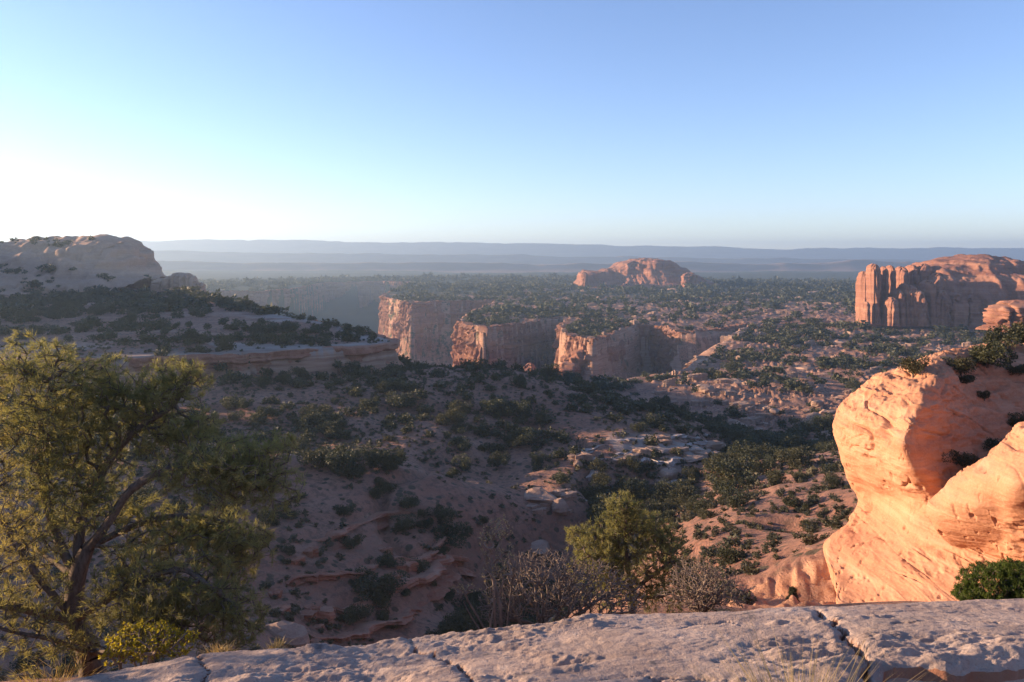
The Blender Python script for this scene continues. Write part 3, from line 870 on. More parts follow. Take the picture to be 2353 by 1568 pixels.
# ------------------------------------------------------------------ the sunlit outcrop
def patch(name, rows, nv, nu, mat, label, cat, seed, amp=0.35, pits=0.25, scale=1.0, closeback=True):
    G = np.array([[at(*p) for p in r] for r in rows])
    G = catmull(G, nv)
    G = np.swapaxes(catmull(np.swapaxes(G, 0, 1), nu), 0, 1)
    n = grid_normals(G)
    view = -G / np.linalg.norm(G, axis=-1, keepdims=True)
    if (n * view).sum(-1).mean() < 0: n = -n
    x, y, z = G[..., 0] / scale, G[..., 1] / scale, G[..., 2] / scale
    big = fbm3(x / 3.4, y / 3.4, z / 2.6, 3, seed) * amp
    dip = z + 0.22 * x + 0.5 * noise3(x / 4, y / 4, z / 4, seed + 9)
    b1, _ = terrace(dip, 0.62, 0.22)
    b2, _ = terrace(dip * 1.0 + 0.1 * noise3(x, y, z, seed + 8), 0.21, 0.3)
    bedn = noise2(b1 * 3.7, x * .05, seed + 21) * 0.05 + noise2(b2 * 7.1, y * .08, seed + 22) * 0.022
    lump = fbm3(x / 0.8, y / 0.8, z / 0.35, 4, seed + 5) * 0.045
    rough = sstep(-9.5, -7.0, z * scale + 1.2 * noise3(x / 2, y / 2, z / 2, seed + 23)) + 0.8 * sstep(.15, .5, fbm3(x / 4, y / 4, z / 2.5, 2, seed + 19))
    rough = np.maximum(rough, sstep(0.525, 0.56, G[..., 0] / G[..., 1]) * sstep(-0.335, -0.30, G[..., 2] / G[..., 1]) * (seed == 901))
    rug = -np.abs(fbm3(x / 1.3, y / 1.3, z / 0.6, 4, seed + 13)) * 0.30 + 0.08
    crack = -0.20 * np.exp(-(noise3(x / 3.2, y / 3.2, z / 1.3 + 0.3 * x, seed + 17) / 0.03) ** 2)
    pit = np.minimum(0, 0.55 - fbm3(x / 0.35, y / 0.35, z / 0.7, 3, seed + 11)) * pits
    d = (big + bedn * (0.5 + 0.8 * np.clip(rough, 0, 1)) + lump + (rug + crack) * np.clip(rough, 0.08, 1) + pit) * scale
    P = G + n * d[..., None]
    STONE.append(P.reshape(-1, 3))
    return tag(solid(name, P, mat), label, cat)


STONE = []
O1 = [
    [(1985, 1000, 64), (2000, 960, 64), (2050, 925, 64), (2110, 880, 66), (2180, 850, 68), (2280, 840, 70), (2400, 835, 72), (2560, 835, 74)],
    [(1958, 935, 57), (1966, 906, 53), (2022, 862, 51.5), (2095, 836, 51), (2170, 806, 53), (2260, 792, 56), (2353, 790, 58), (2560, 788, 60)],
    [(1945, 960, 54), (1930, 944, 50), (1985, 898, 48), (2065, 880, 46.5), (2150, 865, 45.5), (2240, 850, 49), (2353, 845, 51), (2560, 845, 53)],
    [(1942, 1000, 54), (1917, 984, 48.5), (1955, 970, 45.8), (2035, 960, 43.6), (2112, 950, 41.8), (2215, 930, 45.6), (2353, 925, 47.8), (2560, 925, 50)],
    [(1952, 1050, 54), (1925, 1042, 48.5), (1962, 1036, 45.6), (2025, 1026, 43), (2088, 1012, 40.8), (2205, 1005, 43.4), (2353, 1000, 45), (2560, 1000, 48)],
    [(1972, 1105, 54), (1938, 1098, 48.7), (1976, 1092, 46), (2036, 1088, 43.4), (2098, 1080, 40.8), (2205, 1075, 42.0), (2353, 1068, 42.8), (2560, 1068, 45)],
    [(1998, 1155, 54), (1966, 1150, 49), (2002, 1150, 46.6), (2062, 1150, 44), (2132, 1148, 41.4), (2222, 1140, 41.5), (2353, 1130, 40), (2560, 1130, 39)],
    [(1978, 1205, 54), (1946, 1200, 48.4), (1988, 1205, 45.8), (2054, 1212, 43), (2134, 1220, 40.5), (2232, 1220, 39.2), (2353, 1212, 37.8), (2560, 1210, 35.5)],
    [(1925, 1258, 53), (1889, 1254, 46.5), (1945, 1264, 44), (2038, 1276, 41.6), (2134, 1286, 39.4), (2234, 1290, 37.8), (2353, 1292, 36.4), (2560, 1290, 34)],
    [(1930, 1330, 50), (1902, 1325, 43.6), (1960, 1336, 41.8), (2050, 1345, 39.8), (2142, 1352, 38), (2242, 1358, 36.6), (2353, 1362, 35), (2560, 1365, 33)],
    [(1945, 1400, 47), (1918, 1398, 41), (1970, 1405, 39.6), (2060, 1412, 38), (2150, 1418, 36.6), (2250, 1425, 35.2), (2353, 1430, 34), (2560, 1440, 32)],
    [(1945, 1500, 45), (1920, 1500, 39.5), (1972, 1505, 38), (2062, 1512, 36.6), (2152, 1518, 35.4), (2252, 1525, 34), (2353, 1530, 33), (2560, 1540, 31)]]
patch('sandstone_outcrop', O1, 430, 400, M['outcrop'], 'large overhanging orange sandstone outcrop glowing in low sun, shrubs on its top', 'rock outcrop', 901, 0.26, 0.20)
O2 = [
    [(2120, 1190, 41.5), (2200, 1125, 42), (2280, 1062, 42.5), (2353, 1012, 43), (2560, 890, 44)],
    [(2133, 1153, 39.6), (2200, 1096, 38.6), (2280, 1036, 37.6), (2353, 986, 36.6), (2560, 850, 35)],
    [(2130, 1176, 38.8), (2205, 1150, 37), (2285, 1112, 35.4), (2353, 1082, 34), (2560, 1010, 31.5)],
    [(2148, 1208, 38.6), (2215, 1206, 37.0), (2290, 1192, 35.6), (2353, 1182, 34.4), (2560, 1150, 32)],
    [(2185, 1245, 39.0), (2240, 1252, 37.8), (2300, 1258, 36.6), (2353, 1262, 35.6), (2560, 1262, 33.2)],
    [(2225, 1292, 39.4), (2268, 1312, 38.4), (2310, 1325, 37.4), (2353, 1335, 36.4), (2560, 1345, 34)]]
patch('sandstone_outcrop', O2, 280, 260, M['outcrop'], 'lower orange rock shoulder with a hollowed underside, cut by the frame edge', 'rock outcrop', 931, 0.34, 0.22)

# ------------------------------------------------------------------ the ledge in front
crest_x = [-400, 0, 160, 300, 465, 640, 870, 1100, 1400, 1700, 2000, 2353, 2900]
crest_y = [1650, 1600, 1566, 1535, 1500, 1490, 1476, 1440, 1413, 1399, 1387, 1373, 1355]
xs = np.linspace(-4.6, 6.3, 900)
YC = 6.0
lip = np.interp(xs, [-5, -2, 0.3, 1.9, 2.12, 2.3, 3.4, 6.5], [4.0, 4.1, 4.36, 4.43, 4.52, 4.82, 4.88, 4.92]) + 0.05 * fbm2(xs / 0.4, 0, 3, 951)
tv = np.concatenate([np.linspace(-0.5, 0, 26), np.linspace(0, 1.0, 210)[1:], 1 + np.linspace(0, .6, 34)[1:]])
TT = tv[:, None] + 0 * xs[None]
XX = xs[None] + 0 * TT
YY = lip[None] + (YC - lip)[None] * np.maximum(TT, 0)
zc = -(np.interp(CX + FPX * xs / YC, crest_x, crest_y) - HY) / FPX * YC
top = zc[None] + 0.155 * (YC - YY) - 0.02 * np.maximum(0, YY - 5.4) ** 2 - 1.5 * np.maximum(0, YY - YC) ** 1.5
# front: rounded lip, then an undercut recess
under = np.maximum(0, -TT)
YY = np.where(TT < 0, lip[None] + 0.30 * sstep(0.06, 0.22, under) + 0.25 * sstep(.3, .5, under) - 0.03 * sstep(0, .05, under), YY)
roundlip = 0.09 * np.exp(-(np.maximum(0, YY - lip[None]) / 0.10))
ZZ = np.where(TT < 0, top - 0.09 - 1.7 * under, top - roundlip)
rel = 0.016 * fbm2(XX / 1.3, YY / 0.6, 4, 953)
fl, _ = terrace(fbm2(XX / 0.9, YY / 0.22, 4, 957) * 0.05, 0.016, 0.35)
patchy = sstep(-.1, .35, fbm2(XX / 1.1, YY / .5, 3, 971))
fl2, _ = terrace(fbm2(XX / 0.30, YY / 0.10, 4, 973) * 0.06, 0.02, 0.3)
rel = rel + patchy * fl2 * 0.45 + 0.006 * patchy * fbm2(XX / .05, YY / .035, 2, 975)
rel = rel + fl * 0.28 - 0.006 * np.maximum(0, fbm2(XX / 0.12, YY / 0.10, 3, 959) - 0.45)
rel = rel + 0.0035 * fbm2(XX / 0.07, YY / 0.05, 2, 960)
for line, wd, dp in [([(452, 1495), (470, 1520), (480, 1568), (470, 1640)], 0.013, 0.10), ([(930, 1462), (955, 1478), (958, 1492), (1010, 1502), (1060, 1530), (1075, 1568), (1090, 1640)], 0.011, 0.07),
                     ([(1880, 1395), (1905, 1425), (1935, 1450), (1975, 1495), (1990, 1530), (1985, 1600)], 0.017, 0.13), ([(1560, 1440), (1600, 1425), (1660, 1420), (1700, 1428)], 0.012, 0.03),
                     ([(1350, 1560), (1500, 1548), (1640, 1552)], 0.012, 0.035), ([(2050, 1440), (2150, 1425), (2280, 1430)], 0.012, 0.03)]:
    # the crack's course on the slab: picture positions taken down to the stone's level
    pts = []
    for (a, b) in line:
        v = (b - HY) / FPX; k = (a - CX) / FPX
        Yk = 5.0
        for it in range(12):
            zk = float(np.interp(k * Yk, xs, zc)) + 0.155 * (YC - Yk)
            Yk = -zk / v
        pts.append((k * Yk, Yk))
    L, _ = resample(pts, 0.03)
    L = L + 0.03 * np.stack([noise2(L[:, 1] / 0.08, 0, 961), noise2(L[:, 0] / 0.08, 3, 963)], -1)
    d = np.full(XX.shape, 9.0)
    sub = (XX > L[:, 0].min() - .3) & (XX < L[:, 0].max() + .3)
    d[sub] = np.sqrt(np.min((XX[sub][:, None] - L[None, :, 0]) ** 2 + (YY[sub][:, None] - L[None, :, 1]) ** 2, axis=1))
    wd = wd * (0.75 + 0.5 * noise2(XX / .11, YY / .11, 967))
    rel = rel - dp * np.exp(-(d / wd) ** 2) - dp * 0.2 * np.exp(-(d / (wd * 5)) ** 2)
# the block right of the deep crack stands a little lower
ZZ = ZZ + rel * np.where(TT < 0, 0.4, 1.0) + np.where(TT < 0, 0.05 * fbm2(XX / 0.5, ZZ / 0.09, 3, 965), 0)
P = np.stack([XX, YY, ZZ], -1)
tag(solid('sandstone_ledge', P, M['ledge']), 'broad grey-pink sandstone ledge with cracks across the bottom of the picture', 'rock ledge')


# ------------------------------------------------------------------ woody plants
def tubes(P0, P1, r0, r1, sides=5):
    """prisms along many straight pieces at once"""
    d = P1 - P0
    L = np.linalg.norm(d, axis=1, keepdims=True) + 1e-9
    d = d / L
    ref = np.where(np.abs(d[:, 2:3]) > 0.9, np.array([[1.0, 0, 0]]), np.array([[0, 0, 1.0]]))
    a = np.cross(d, ref); a /= np.linalg.norm(a, axis=1, keepdims=True) + 1e-9
    b = np.cross(d, a)
    ang = np.linspace(0, 2 * PI, sides, endpoint=False)
    ring = np.cos(ang)[None, :, None] * a[:, None] + np.sin(ang)[None, :, None] * b[:, None]
    V = np.concatenate([P0[:, None] + ring * r0[:, None, None], P1[:, None] + ring * r1[:, None, None]], 1)
    n = len(P0)
    j = np.arange(sides); j2 = (j + 1) % sides
    f = np.stack([j, j2, j2 + sides, j + sides], -1)
    F = (np.arange(n)[:, None, None] * (2 * sides) + f[None]).reshape(-1, 4)
    return V.reshape(-1, 3), F


def needles(pos, dirs, count, length, width, spread, g):
    """tufts of single needles"""
    n = len(pos)
    D = dirs[:, None] + g.normal(0, spread, (n, count, 3))
    D /= np.linalg.norm(D, axis=-1, keepdims=True) + 1e-9
    Lh = length * g.uniform(0.6, 1.15, (n, count, 1))
    base = pos[:, None] + g.normal(0, length * 0.22, (n, count, 3))
    side = np.cross(D, g.normal(0, 1, (n, count, 3)))
    side /= np.linalg.norm(side, axis=-1, keepdims=True) + 1e-9
    V = np.stack([base - side * width, base + side * width, base + D * Lh], 2).reshape(-1, 3)
    F = np.arange(len(V)).reshape(-1, 3)
    return V, F


def grow(skel, radii, tips, g, seg=0.16, bias=0.12, wob=0.12, r_tip=0.004, power=0.45):
    """join tips to a skeleton of limbs, nearest first; returns nodes, parents, radii, limb of each node"""
    nodes, par, path, limb, rmin = [], [], [], [], []
    for li, (pts, att, rr) in enumerate(zip(skel, [s for s in radii[0]], radii[1])):
        pts = np.array(pts, float)
        if len(pts) > 2: pts = catmull(pts, max(len(pts) * 3, 6))
        r = np.linspace(rr[0], rr[1], len(pts))
        p = att if att is None else min(range(len(nodes)), key=lambda k: np.sum((np.array(nodes[k]) - pts[0]) ** 2))
        for k, q_ in enumerate(pts):
            if k == 0 and p is not None:
                continue
            nodes.append(q_); par.append(-1 if p is None else p)
            path.append(0 if p is None else path[p] + np.linalg.norm(np.array(nodes[p]) - q_)); limb.append(li); rmin.append(r[k])
            p = len(nodes) - 1
    cap = len(nodes) + len(tips) * 14
    N = np.zeros((cap, 3)); m = len(nodes)
    N[:m] = nodes
    PL = np.zeros(cap); PL[:m] = path
    par = par + [0] * (cap - m); limb = limb + [0] * (cap - m); rmin = rmin + [0.0] * (cap - m)
    d0 = np.array([np.min(np.sum((N[:m] - t) ** 2, 1)) for t in tips])
    ends = []
    for ti in np.argsort(d0):
        t = tips[ti]
        d = np.sqrt(np.sum((N[:m] - t) ** 2, 1))
        k = int(np.argmin(d + bias * PL[:m]))
        L = d[k]
        ns = max(1, min(12, int(L / seg)))
        a = N[k].copy()
        off = g.normal(0, wob * L, 3)
        p = k
        for j in range(1, ns + 1):
            f = j / ns
            N[m] = a + (t - a) * f + off * math.sin(PI * f) * 0.6
            par[m] = p; limb[m] = limb[k]; PL[m] = PL[p] + L / ns
            p = m; m += 1
        ends.append((p, ti))
    par = np.array(par[:m]); limb = np.array(limb[:m])
    cnt = np.zeros(m)
    for p, _ in ends: cnt[p] += 1
    for k in range(m - 1, 0, -1):
        if par[k] >= 0: cnt[par[k]] += cnt[k]
    rad = np.maximum(r_tip * np.maximum(cnt, 1) ** power, np.array(rmin[:m]))
    return N[:m], par, rad, limb, ends


def woody(name, loc, skel, att, rr, tips, label, cat, bark, leaf, g, tuft=None, group=None, limb_names=None, seg=0.16, bias=0.12, wob=0.12, r_tip=0.004, power=0.45, leaf_name='foliage'):
    """a tree or shrub: the first limb is the trunk, every other limb a branch with its foliage"""
    N, par, rad, limb, ends = grow(skel, (att, rr), tips, g, seg, bias, wob, r_tip, power)
    root = tag(empty(name, tuple(loc)), label, cat, group)
    loc = np.array(loc)
    tipof = {}
    for p, ti in ends: tipof.setdefault(limb[p], []).append((p, ti))
    for li in range(len(skel)):
        k = np.where((limb == li) & (par >= 0))[0]
        if len(k) == 0: continue
        rp = np.minimum(rad[par[k]], np.where(limb[par[k]] == li, 1e9, rad[k] * 1.3))
        rp = np.minimum(rp, rad[k] * 2.2)
        Vv, Ff = tubes(N[par[k]] - loc, N[k] - loc, rp, rad[k], 6 if li == 0 else 5)
        o = link('trunk' if li == 0 else 'branch', raw_mesh('branch', Vv, Ff, bark), root)
        if tuft and li in tipof:
            e = np.array([p for p, _ in tipof[li]])
            D = N[e] - N[par[e]]
            D /= np.linalg.norm(D, axis=1, keepdims=True) + 1e-9
            D = D + np.array([0, 0, 0.35])
            D /= np.linalg.norm(D, axis=1, keepdims=True)
            Vv, Ff = tuft(N[e] - loc, D)
            link(leaf_name, raw_mesh(leaf_name, Vv, Ff, leaf, False), o)
    return root


def in_ellipsoid(n, c, rad, g, shell=0.35):
    d = g.normal(0, 1, (n, 3)); d /= np.linalg.norm(d, axis=1, keepdims=True)
    r = (shell + (1 - shell) * g.uniform(0, 1, (n, 1))) ** (1 / 2.0)
    return np.array(c) + d * r * np.array(rad)


# the big pinyon on the ledge's end
g = np.random.default_rng(21)
TY = 9.0
def tp(x, y, dy=0.0): return at(x, y, TY + dy)
base = tp(215, 1556, 0)
base[2] = gz1(base[0], base[1]) - 0.05
limbs = [
    [base, tp(205, 1500), tp(172, 1425, .05), tp(176, 1330, .1), tp(200, 1260, .1)],
    [tp(200, 1260, .1), tp(240, 1215, 0), tp(298, 1130, -.1), tp(372, 1085, -.2), tp(450, 1072, -.3), tp(560, 1085, -.35), tp(640, 1110, -.35)],
    [tp(176, 1330, .1), tp(190, 1180, .3), tp(250, 1060, .4), tp(319, 984, .3), tp(394, 936, .2), tp(430, 880, .2)],
    [tp(172, 1425, .05), tp(230, 1390, -.2), tp(298, 1346, -.4), tp(410, 1308, -.5), tp(470, 1340, -.6), tp(540, 1390, -.6)],
    [tp(176, 1330, .1), tp(120, 1200, .2), tp(90, 1050, .3), tp(110, 920, .3), tp(130, 830, .3)],
    [tp(172, 1425, .05), tp(90, 1330, -.1), tp(20, 1220, -.2), tp(-60, 1080, -.1), tp(-80, 930, 0)],
    [tp(205, 1500), tp(120, 1470, -.4), tp(20, 1450, -.6), tp(-120, 1400, -.7)],
    [tp(200, 1260, .1), tp(280, 1220, .5), tp(370, 1190, .7), tp(480, 1190, .8), tp(560, 1230, .8)],
    [tp(205, 1500), tp(290, 1500, -.5), tp(360, 1480, -.7), tp(420, 1470, -.8)],
    [tp(176, 1330, .1), tp(80, 1260, .8), tp(-40, 1180, 1.1), tp(-160, 1120, 1.2)],
    [tp(172, 1425, .05), np.array((-6.3, 8.0, -3.3)), np.array((-7.6, 7.0, -2.4)), np.array((-8.6, 6.3, -1.3))]]  # last limb is added out of view to carry the clumps shading the ledge
att = [None] + [1] * 10
rr = [(0.15, 0.08)] + [(0.05, 0.012)] * 3 + [(0.048, 0.012)] * 2 + [(0.036, 0.010)] * 5
clumps = [  # picture x, y, half width, half height, depth offset, half depth, tips
    (60, 850, 95, 75, .2, .6, 420), (150, 930, 110, 90, .2, .7, 420), (20, 1000, 110, 110, 0, .7, 420), (-110, 950, 110, 130, 0, .7, 260), (200, 1040, 100, 90, .3, .6, 330), (110, 1130, 110, 100, 0, .7, 300),
    (400, 880, 66, 48, .2, .4, 230), (330, 930, 60, 60, .3, .4, 150), (440, 985, 52, 42, .1, .35, 130), (370, 1010, 60, 40, .3, .35, 90), (290, 960, 60, 70, .4, .4, 170), (240, 880, 50, 55, .3, .4, 150),
    (480, 1060, 80, 48, -.3, .5, 240), (570, 1060, 75, 52, -.35, .5, 280), (630, 1120, 52, 50, -.35, .4, 170), (640, 1030, 32, 26, -.3, .25, 50), (520, 1125, 90, 40, -.3, .5, 190), (410, 1090, 50, 30, -.3, .4, 70),
    (480, 1230, 100, 55, .5, .5, 300), (560, 1270, 60, 55, .4, .4, 190), (400, 1210, 60, 40, .6, .4, 110), (300, 1200, 70, 60, .4, .5, 120),
    (320, 1290, 80, 45, -.2, .5, 160), (420, 1360, 110, 60, -.5, .5, 320), (530, 1420, 60, 60, -.6, .4, 230), (330, 1410, 90, 50, -.6, .5, 230), (280, 1360, 60, 40, -.3, .4, 90), (380, 1450, 80, 40, -.6, .4, 150),
    (60, 1250, 110, 100, 0, .8, 330), (-60, 1330, 110, 130, -.3, .8, 260), (60, 1400, 110, 80, -.4, .6, 230), (130, 1480, 90, 50, -.5, .5, 120), (-110, 1180, 110, 120, .6, .7, 230), (220, 1150, 70, 60, .2, .5, 120)]
T = []
for (x, y, rx, ry, dy, dd, n) in clumps:
    c = tp(x, y, dy)
    n = n * (0.45 if x < 0 else 0.7 if x < 150 else 0.72 if x > 440 and y < 1200 else 1.0)
    T.append(in_ellipsoid(int(n * 0.84), c, (rx * 1.2 / FPX * TY, dd * 1.25, ry * 1.2 / FPX * TY), g, 0.0))
for c, rad, n in [((-7.4, 7.2, -2.0), (.9, .7, .55), 150), ((-8.6, 6.3, -1.1), (.9, .8, .55), 170), ((-8.0, 5.6, -1.9), (.8, .6, .45), 120), ((-9.4, 5.4, -.7), (.8, .7, .4), 120)]:
    T.append(in_ellipsoid(n, c, rad, g, 0.1))       # unseen crown clumps added beyond the frame to dapple the ledge with shade
T = np.vstack(T)
woody('pinyon_pine', base, limbs, att, rr, T, 'large spreading pinyon pine with backlit needles at the end of the ledge', 'tree', M['bark'], M['pinyon'], g,
      lambda p, d: needles(p, d, 24, 0.085, 0.0038, 0.55, g), seg=0.12, bias=0.10, wob=0.16, r_tip=0.0032, power=0.42)

# the small pinyon behind the bare shrubs
g = np.random.default_rng(22)
TY = 15.0
base = tp(1452, 1420)
base[2] = gz1(base[0], base[1]) - 0.05
limbs = [[base, tp(1450, 1370), tp(1440, 1300), tp(1436, 1220), tp(1440, 1165)],
         [tp(1450, 1360), tp(1490, 1330, -.3), tp(1540, 1290, -.4)], [tp(1445, 1340), tp(1400, 1310, -.3), tp(1345, 1270, -.4)], [tp(1440, 1290), tp(1480, 1250, .3), tp(1520, 1220, .4)],
         [tp(1440, 1280), tp(1395, 1240, .2), tp(1350, 1225, .3)], [tp(1450, 1370), tp(1520, 1370, -.4), tp(1600, 1330, -.5)]]
T = []
for (x, y, rx, ry, dy, dd, n) in [(1435, 1180, 42, 42, 0, .3, 230), (1400, 1235, 45, 40, 0, .4, 200), (1480, 1220, 45, 40, .2, .4, 200), (1345, 1235, 32, 30, .2, .3, 110), (1370, 1290, 50, 40, -.3, .4, 200),
                                  (1520, 1240, 38, 38, .3, .4, 160), (1450, 1290, 60, 45, -.3, .5, 210), (1530, 1300, 45, 45, -.4, .4, 180), (1420, 1350, 70, 45, -.2, .5, 190), (1590, 1330, 40, 40, -.4, .4, 140), (1530, 1370, 60, 40, -.4, .4, 130)]:
    T.append(in_ellipsoid(int(n * .72), tp(1450 + (x - 1450) * 1.12, y, dy), (rx * 1.25 / FPX * TY, dd * 1.2, ry * 1.2 / FPX * TY), g, 0.05))
woody('pinyon_pine', base, limbs, [None] + [1] * 5, [(0.07, 0.02)] + [(0.035, 0.012)] * 5, np.vstack(T), 'small yellow-green pinyon pine behind the bare grey shrubs', 'tree', M['bark'], M['pinyon'], g,
      lambda p, d: needles(p, d, 24, 0.09, 0.0058, 0.62, g), seg=0.14, bias=0.12, wob=0.16, r_tip=0.004, power=0.42)


# leafless shrubs
def bare_shrub(cx, ybase, Y, lobes, n, label, seed, stems=9, r_tip=0.0021, leaf=None, group=None, spiky=0.2, leaf_mat=None, stem_r=0.011):
    g = np.random.default_rng(seed)
    b = at(cx, ybase, Y)
    b[2] = gz1(b[0], b[1]) - 0.05
    tips = []
    for (x, y, rx, ry, dd, w) in lobes:
        tips.append(in_ellipsoid(int(n * w), at(x, y, Y), (rx / FPX * Y, dd, ry / FPX * Y), g, 0.2))
    tips = np.vstack(tips)
    skel = [[b + np.array([0, 0, -0.05]), b + np.array([0, 0, 0.04])]]
    for k in range(stems):
        t = tips[g.integers(len(tips))]
        mid = b + (t - b) * 0.5 + g.normal(0, 0.08, 3) + np.array([0, 0, 0.10])
        skel.append([b, b + (mid - b) * 0.5 + g.normal(0, 0.03, 3), mid, b + (t - b) * 0.85])
    tips = tips[tips[:, 2] > b[2] - 0.1]
    return woody('bare_shrub', b, skel, [None] + [1] * stems, [(0.025, 0.016)] + [(stem_r, 0.004)] * stems, tips, label, 'shrub', M['twig'], leaf_mat, g,
                 leaf, group, seg=0.05, bias=0.30, wob=spiky, r_tip=r_tip, power=0.36)


bare_shrub(1250, 1440, 8.6, [(1250, 1340, 130, 75, .5, .6), (1360, 1350, 90, 65, .4, .35), (1150, 1390, 60, 40, .3, .2), (1440, 1370, 50, 45, .3, .12)], 3600, 'wide tangle of bare grey-brown twigs behind the ledge', 41, 14)
bare_shrub(1610, 1412, 9.4, [(1600, 1340, 70, 62, .4, .5), (1660, 1355, 62, 52, .4, .35), (1580, 1375, 80, 35, .3, .2)], 2300, 'dark rounded leafless shrub beside the orange rock apron', 42, 12)
bare_shrub(1145, 1435, 8.2, [(1150, 1215, 30, 28, .15, .3), (1118, 1250, 18, 45, .1, .2), (1165, 1290, 28, 50, .15, .25), (1130, 1340, 30, 50, .15, .2), (1070, 1352, 34, 8, .1, .10)], 240, 'tall thin dry stems with lichen rising above the twig tangle', 43, 7, 0.0036,
           lambda p, d: needles(p, d, 4, 0.026, 0.004, 0.9, np.random.default_rng(5)), None, 0.22, M['dry_grass'], 0.016)


# ------------------------------------------------------------------ leafy plants near by
def leafy(name, cx, ybase, Y, lobes, n, label, cat, seed, leaf, leaf_len, leaf_w, count, stems=6, twig=None, zb=None):
    g = np.random.default_rng(seed)
    b = at(cx, ybase, Y)
    b[2] = gz1(b[0], b[1]) - 0.04 if zb is None else zb
    tips = np.vstack([in_ellipsoid(int(n * w), at(x, y, Y), (rx / FPX * Y, dd, ry / FPX * Y), g, 0.35) for (x, y, rx, ry, dd, w) in lobes])
    if name == 'juniper_tree': tips[:, 2] += b[2] - at(cx, ybase, Y)[2]      # sits down on the stone
    skel = [[b + np.array([0, 0, -0.04]), b + np.array([0, 0, 0.06])]]
    for k in range(stems):
        t = tips[g.integers(len(tips))]
        skel.append([b, b + (t - b) * 0.4 + g.normal(0, 0.04, 3) * Y / 9, b + (t - b) * 0.8])
    return woody(name, b, skel, [None] + [1] * stems, [(0.03, 0.02)] + [(0.016, 0.006)] * stems, tips, label, cat, twig or M['bark'], leaf, g,
                 lambda p, d: needles(p, d, count, leaf_len, leaf_w, 0.7, g), seg=0.08, bias=0.15, wob=0.15, r_tip=0.003, power=0.4)


M['bright_juniper'] = leaf_material('bright juniper foliage', (0.045, 0.075, 0.015), (0.11, 0.15, 0.03), 3.0, 0.4, (1.0, 1.0, 0.5))
leafy('juniper_shrub', 2290, 1395, 9.2, [(2290, 1345, 78, 45, .4, .6), (2330, 1330, 50, 40, .3, .3), (2380, 1350, 60, 50, .4, .3), (2225, 1368, 30, 18, .2, .12)], 900, 'rounded bright green juniper shrub behind the end of the ledge', 'shrub', 51, M['bright_juniper'], 0.05, 0.0045, 24)
leafy('yellow_shrub', 330, 1530, 7.6, [(330, 1470, 90, 42, .25, .6), (400, 1480, 50, 22, .2, .2), (290, 1500, 60, 20, .2, .2), (440, 1470, 14, 22, .1, .06)], 330, 'yellow-leaved shrub under the low branches of the big pinyon', 'shrub', 52, M['yellow_leaf'], 0.034, 0.011, 6, 7, M['twig'])
leafy('juniper_tree', 1822, 1338, 44.0, [(1822, 1325, 13, 14, .25, .6), (1822, 1308, 8, 14, .18, .4)], 260, 'tiny dark conical juniper on the orange rock apron', 'tree', 53, M['juniper'], 0.13, 0.016, 22, 5)


def grass(cx, ybase, Y, w, h, n, label, seed, dd=0.15, zb=None, mat=None):
    g = np.random.default_rng(seed)
    b = at(cx, ybase, Y)
    b[2] = gz1(b[0], b[1]) if zb is None else zb
    wm, hm = w / FPX * Y, h / FPX * Y
    p = np.stack([g.normal(0, wm * .35, n), g.normal(0, dd, n), np.zeros(n)], -1)
    lean = np.stack([p[:, 0] * 0.9 + g.normal(0, .28, n) * hm, g.normal(0, .2, n) * hm, hm * g.uniform(.4, 1, n)], -1)
    side = np.stack([g.normal(0, 1, n), g.normal(0, 1, n), np.zeros(n)], -1); side /= np.linalg.norm(side, axis=1, keepdims=True)
    wd = 0.0028 * max(1, Y / 6)
    q1, q2 = p + lean * 0.55 + [0, 0, 0.06 * hm], p + lean * np.array([1.25, 1.25, 1])
    Vv = np.stack([p - side * wd, p + side * wd, q1 + side * wd * .8, q1 - side * wd * .8, q2], 1).reshape(-1, 3)
    k = np.arange(n)[:, None] * 5
    Ff = np.concatenate([k + np.array([[0, 1, 2]]), k + np.array([[0, 2, 3]]), k + np.array([[3, 2, 4]])])
    return tag(link('grass_clump', raw_mesh('grass_clump', Vv, Ff, mat or M['dry_grass'], False), None, tuple(b)), label, 'grass')


grass(1836, 1600, 4.22, 60, 420, 620, 'pale dry grass clump in front of the ledge', 61, 0.05, -3.0)
grass(80, 1560, 8.0, 110, 60, 420, 'dry golden grass at the foot of the big pinyon', 62, .3)
grass(505, 1500, 6.35, 36, 26, 120, 'little dry tuft on the ledge rim beside the crack', 63, .05, float(at(505, 1502, 6.35)[2]))
grass(632, 1490, 6.35, 20, 26, 150, 'little dry tuft farther along the ledge rim', 64, .05, float(at(632, 1496, 6.35)[2]))
grass(215, 1530, 7.4, 46, 40, 460, 'sunlit straw-coloured grass between the pinyon trunk and the ledge', 65, .1)


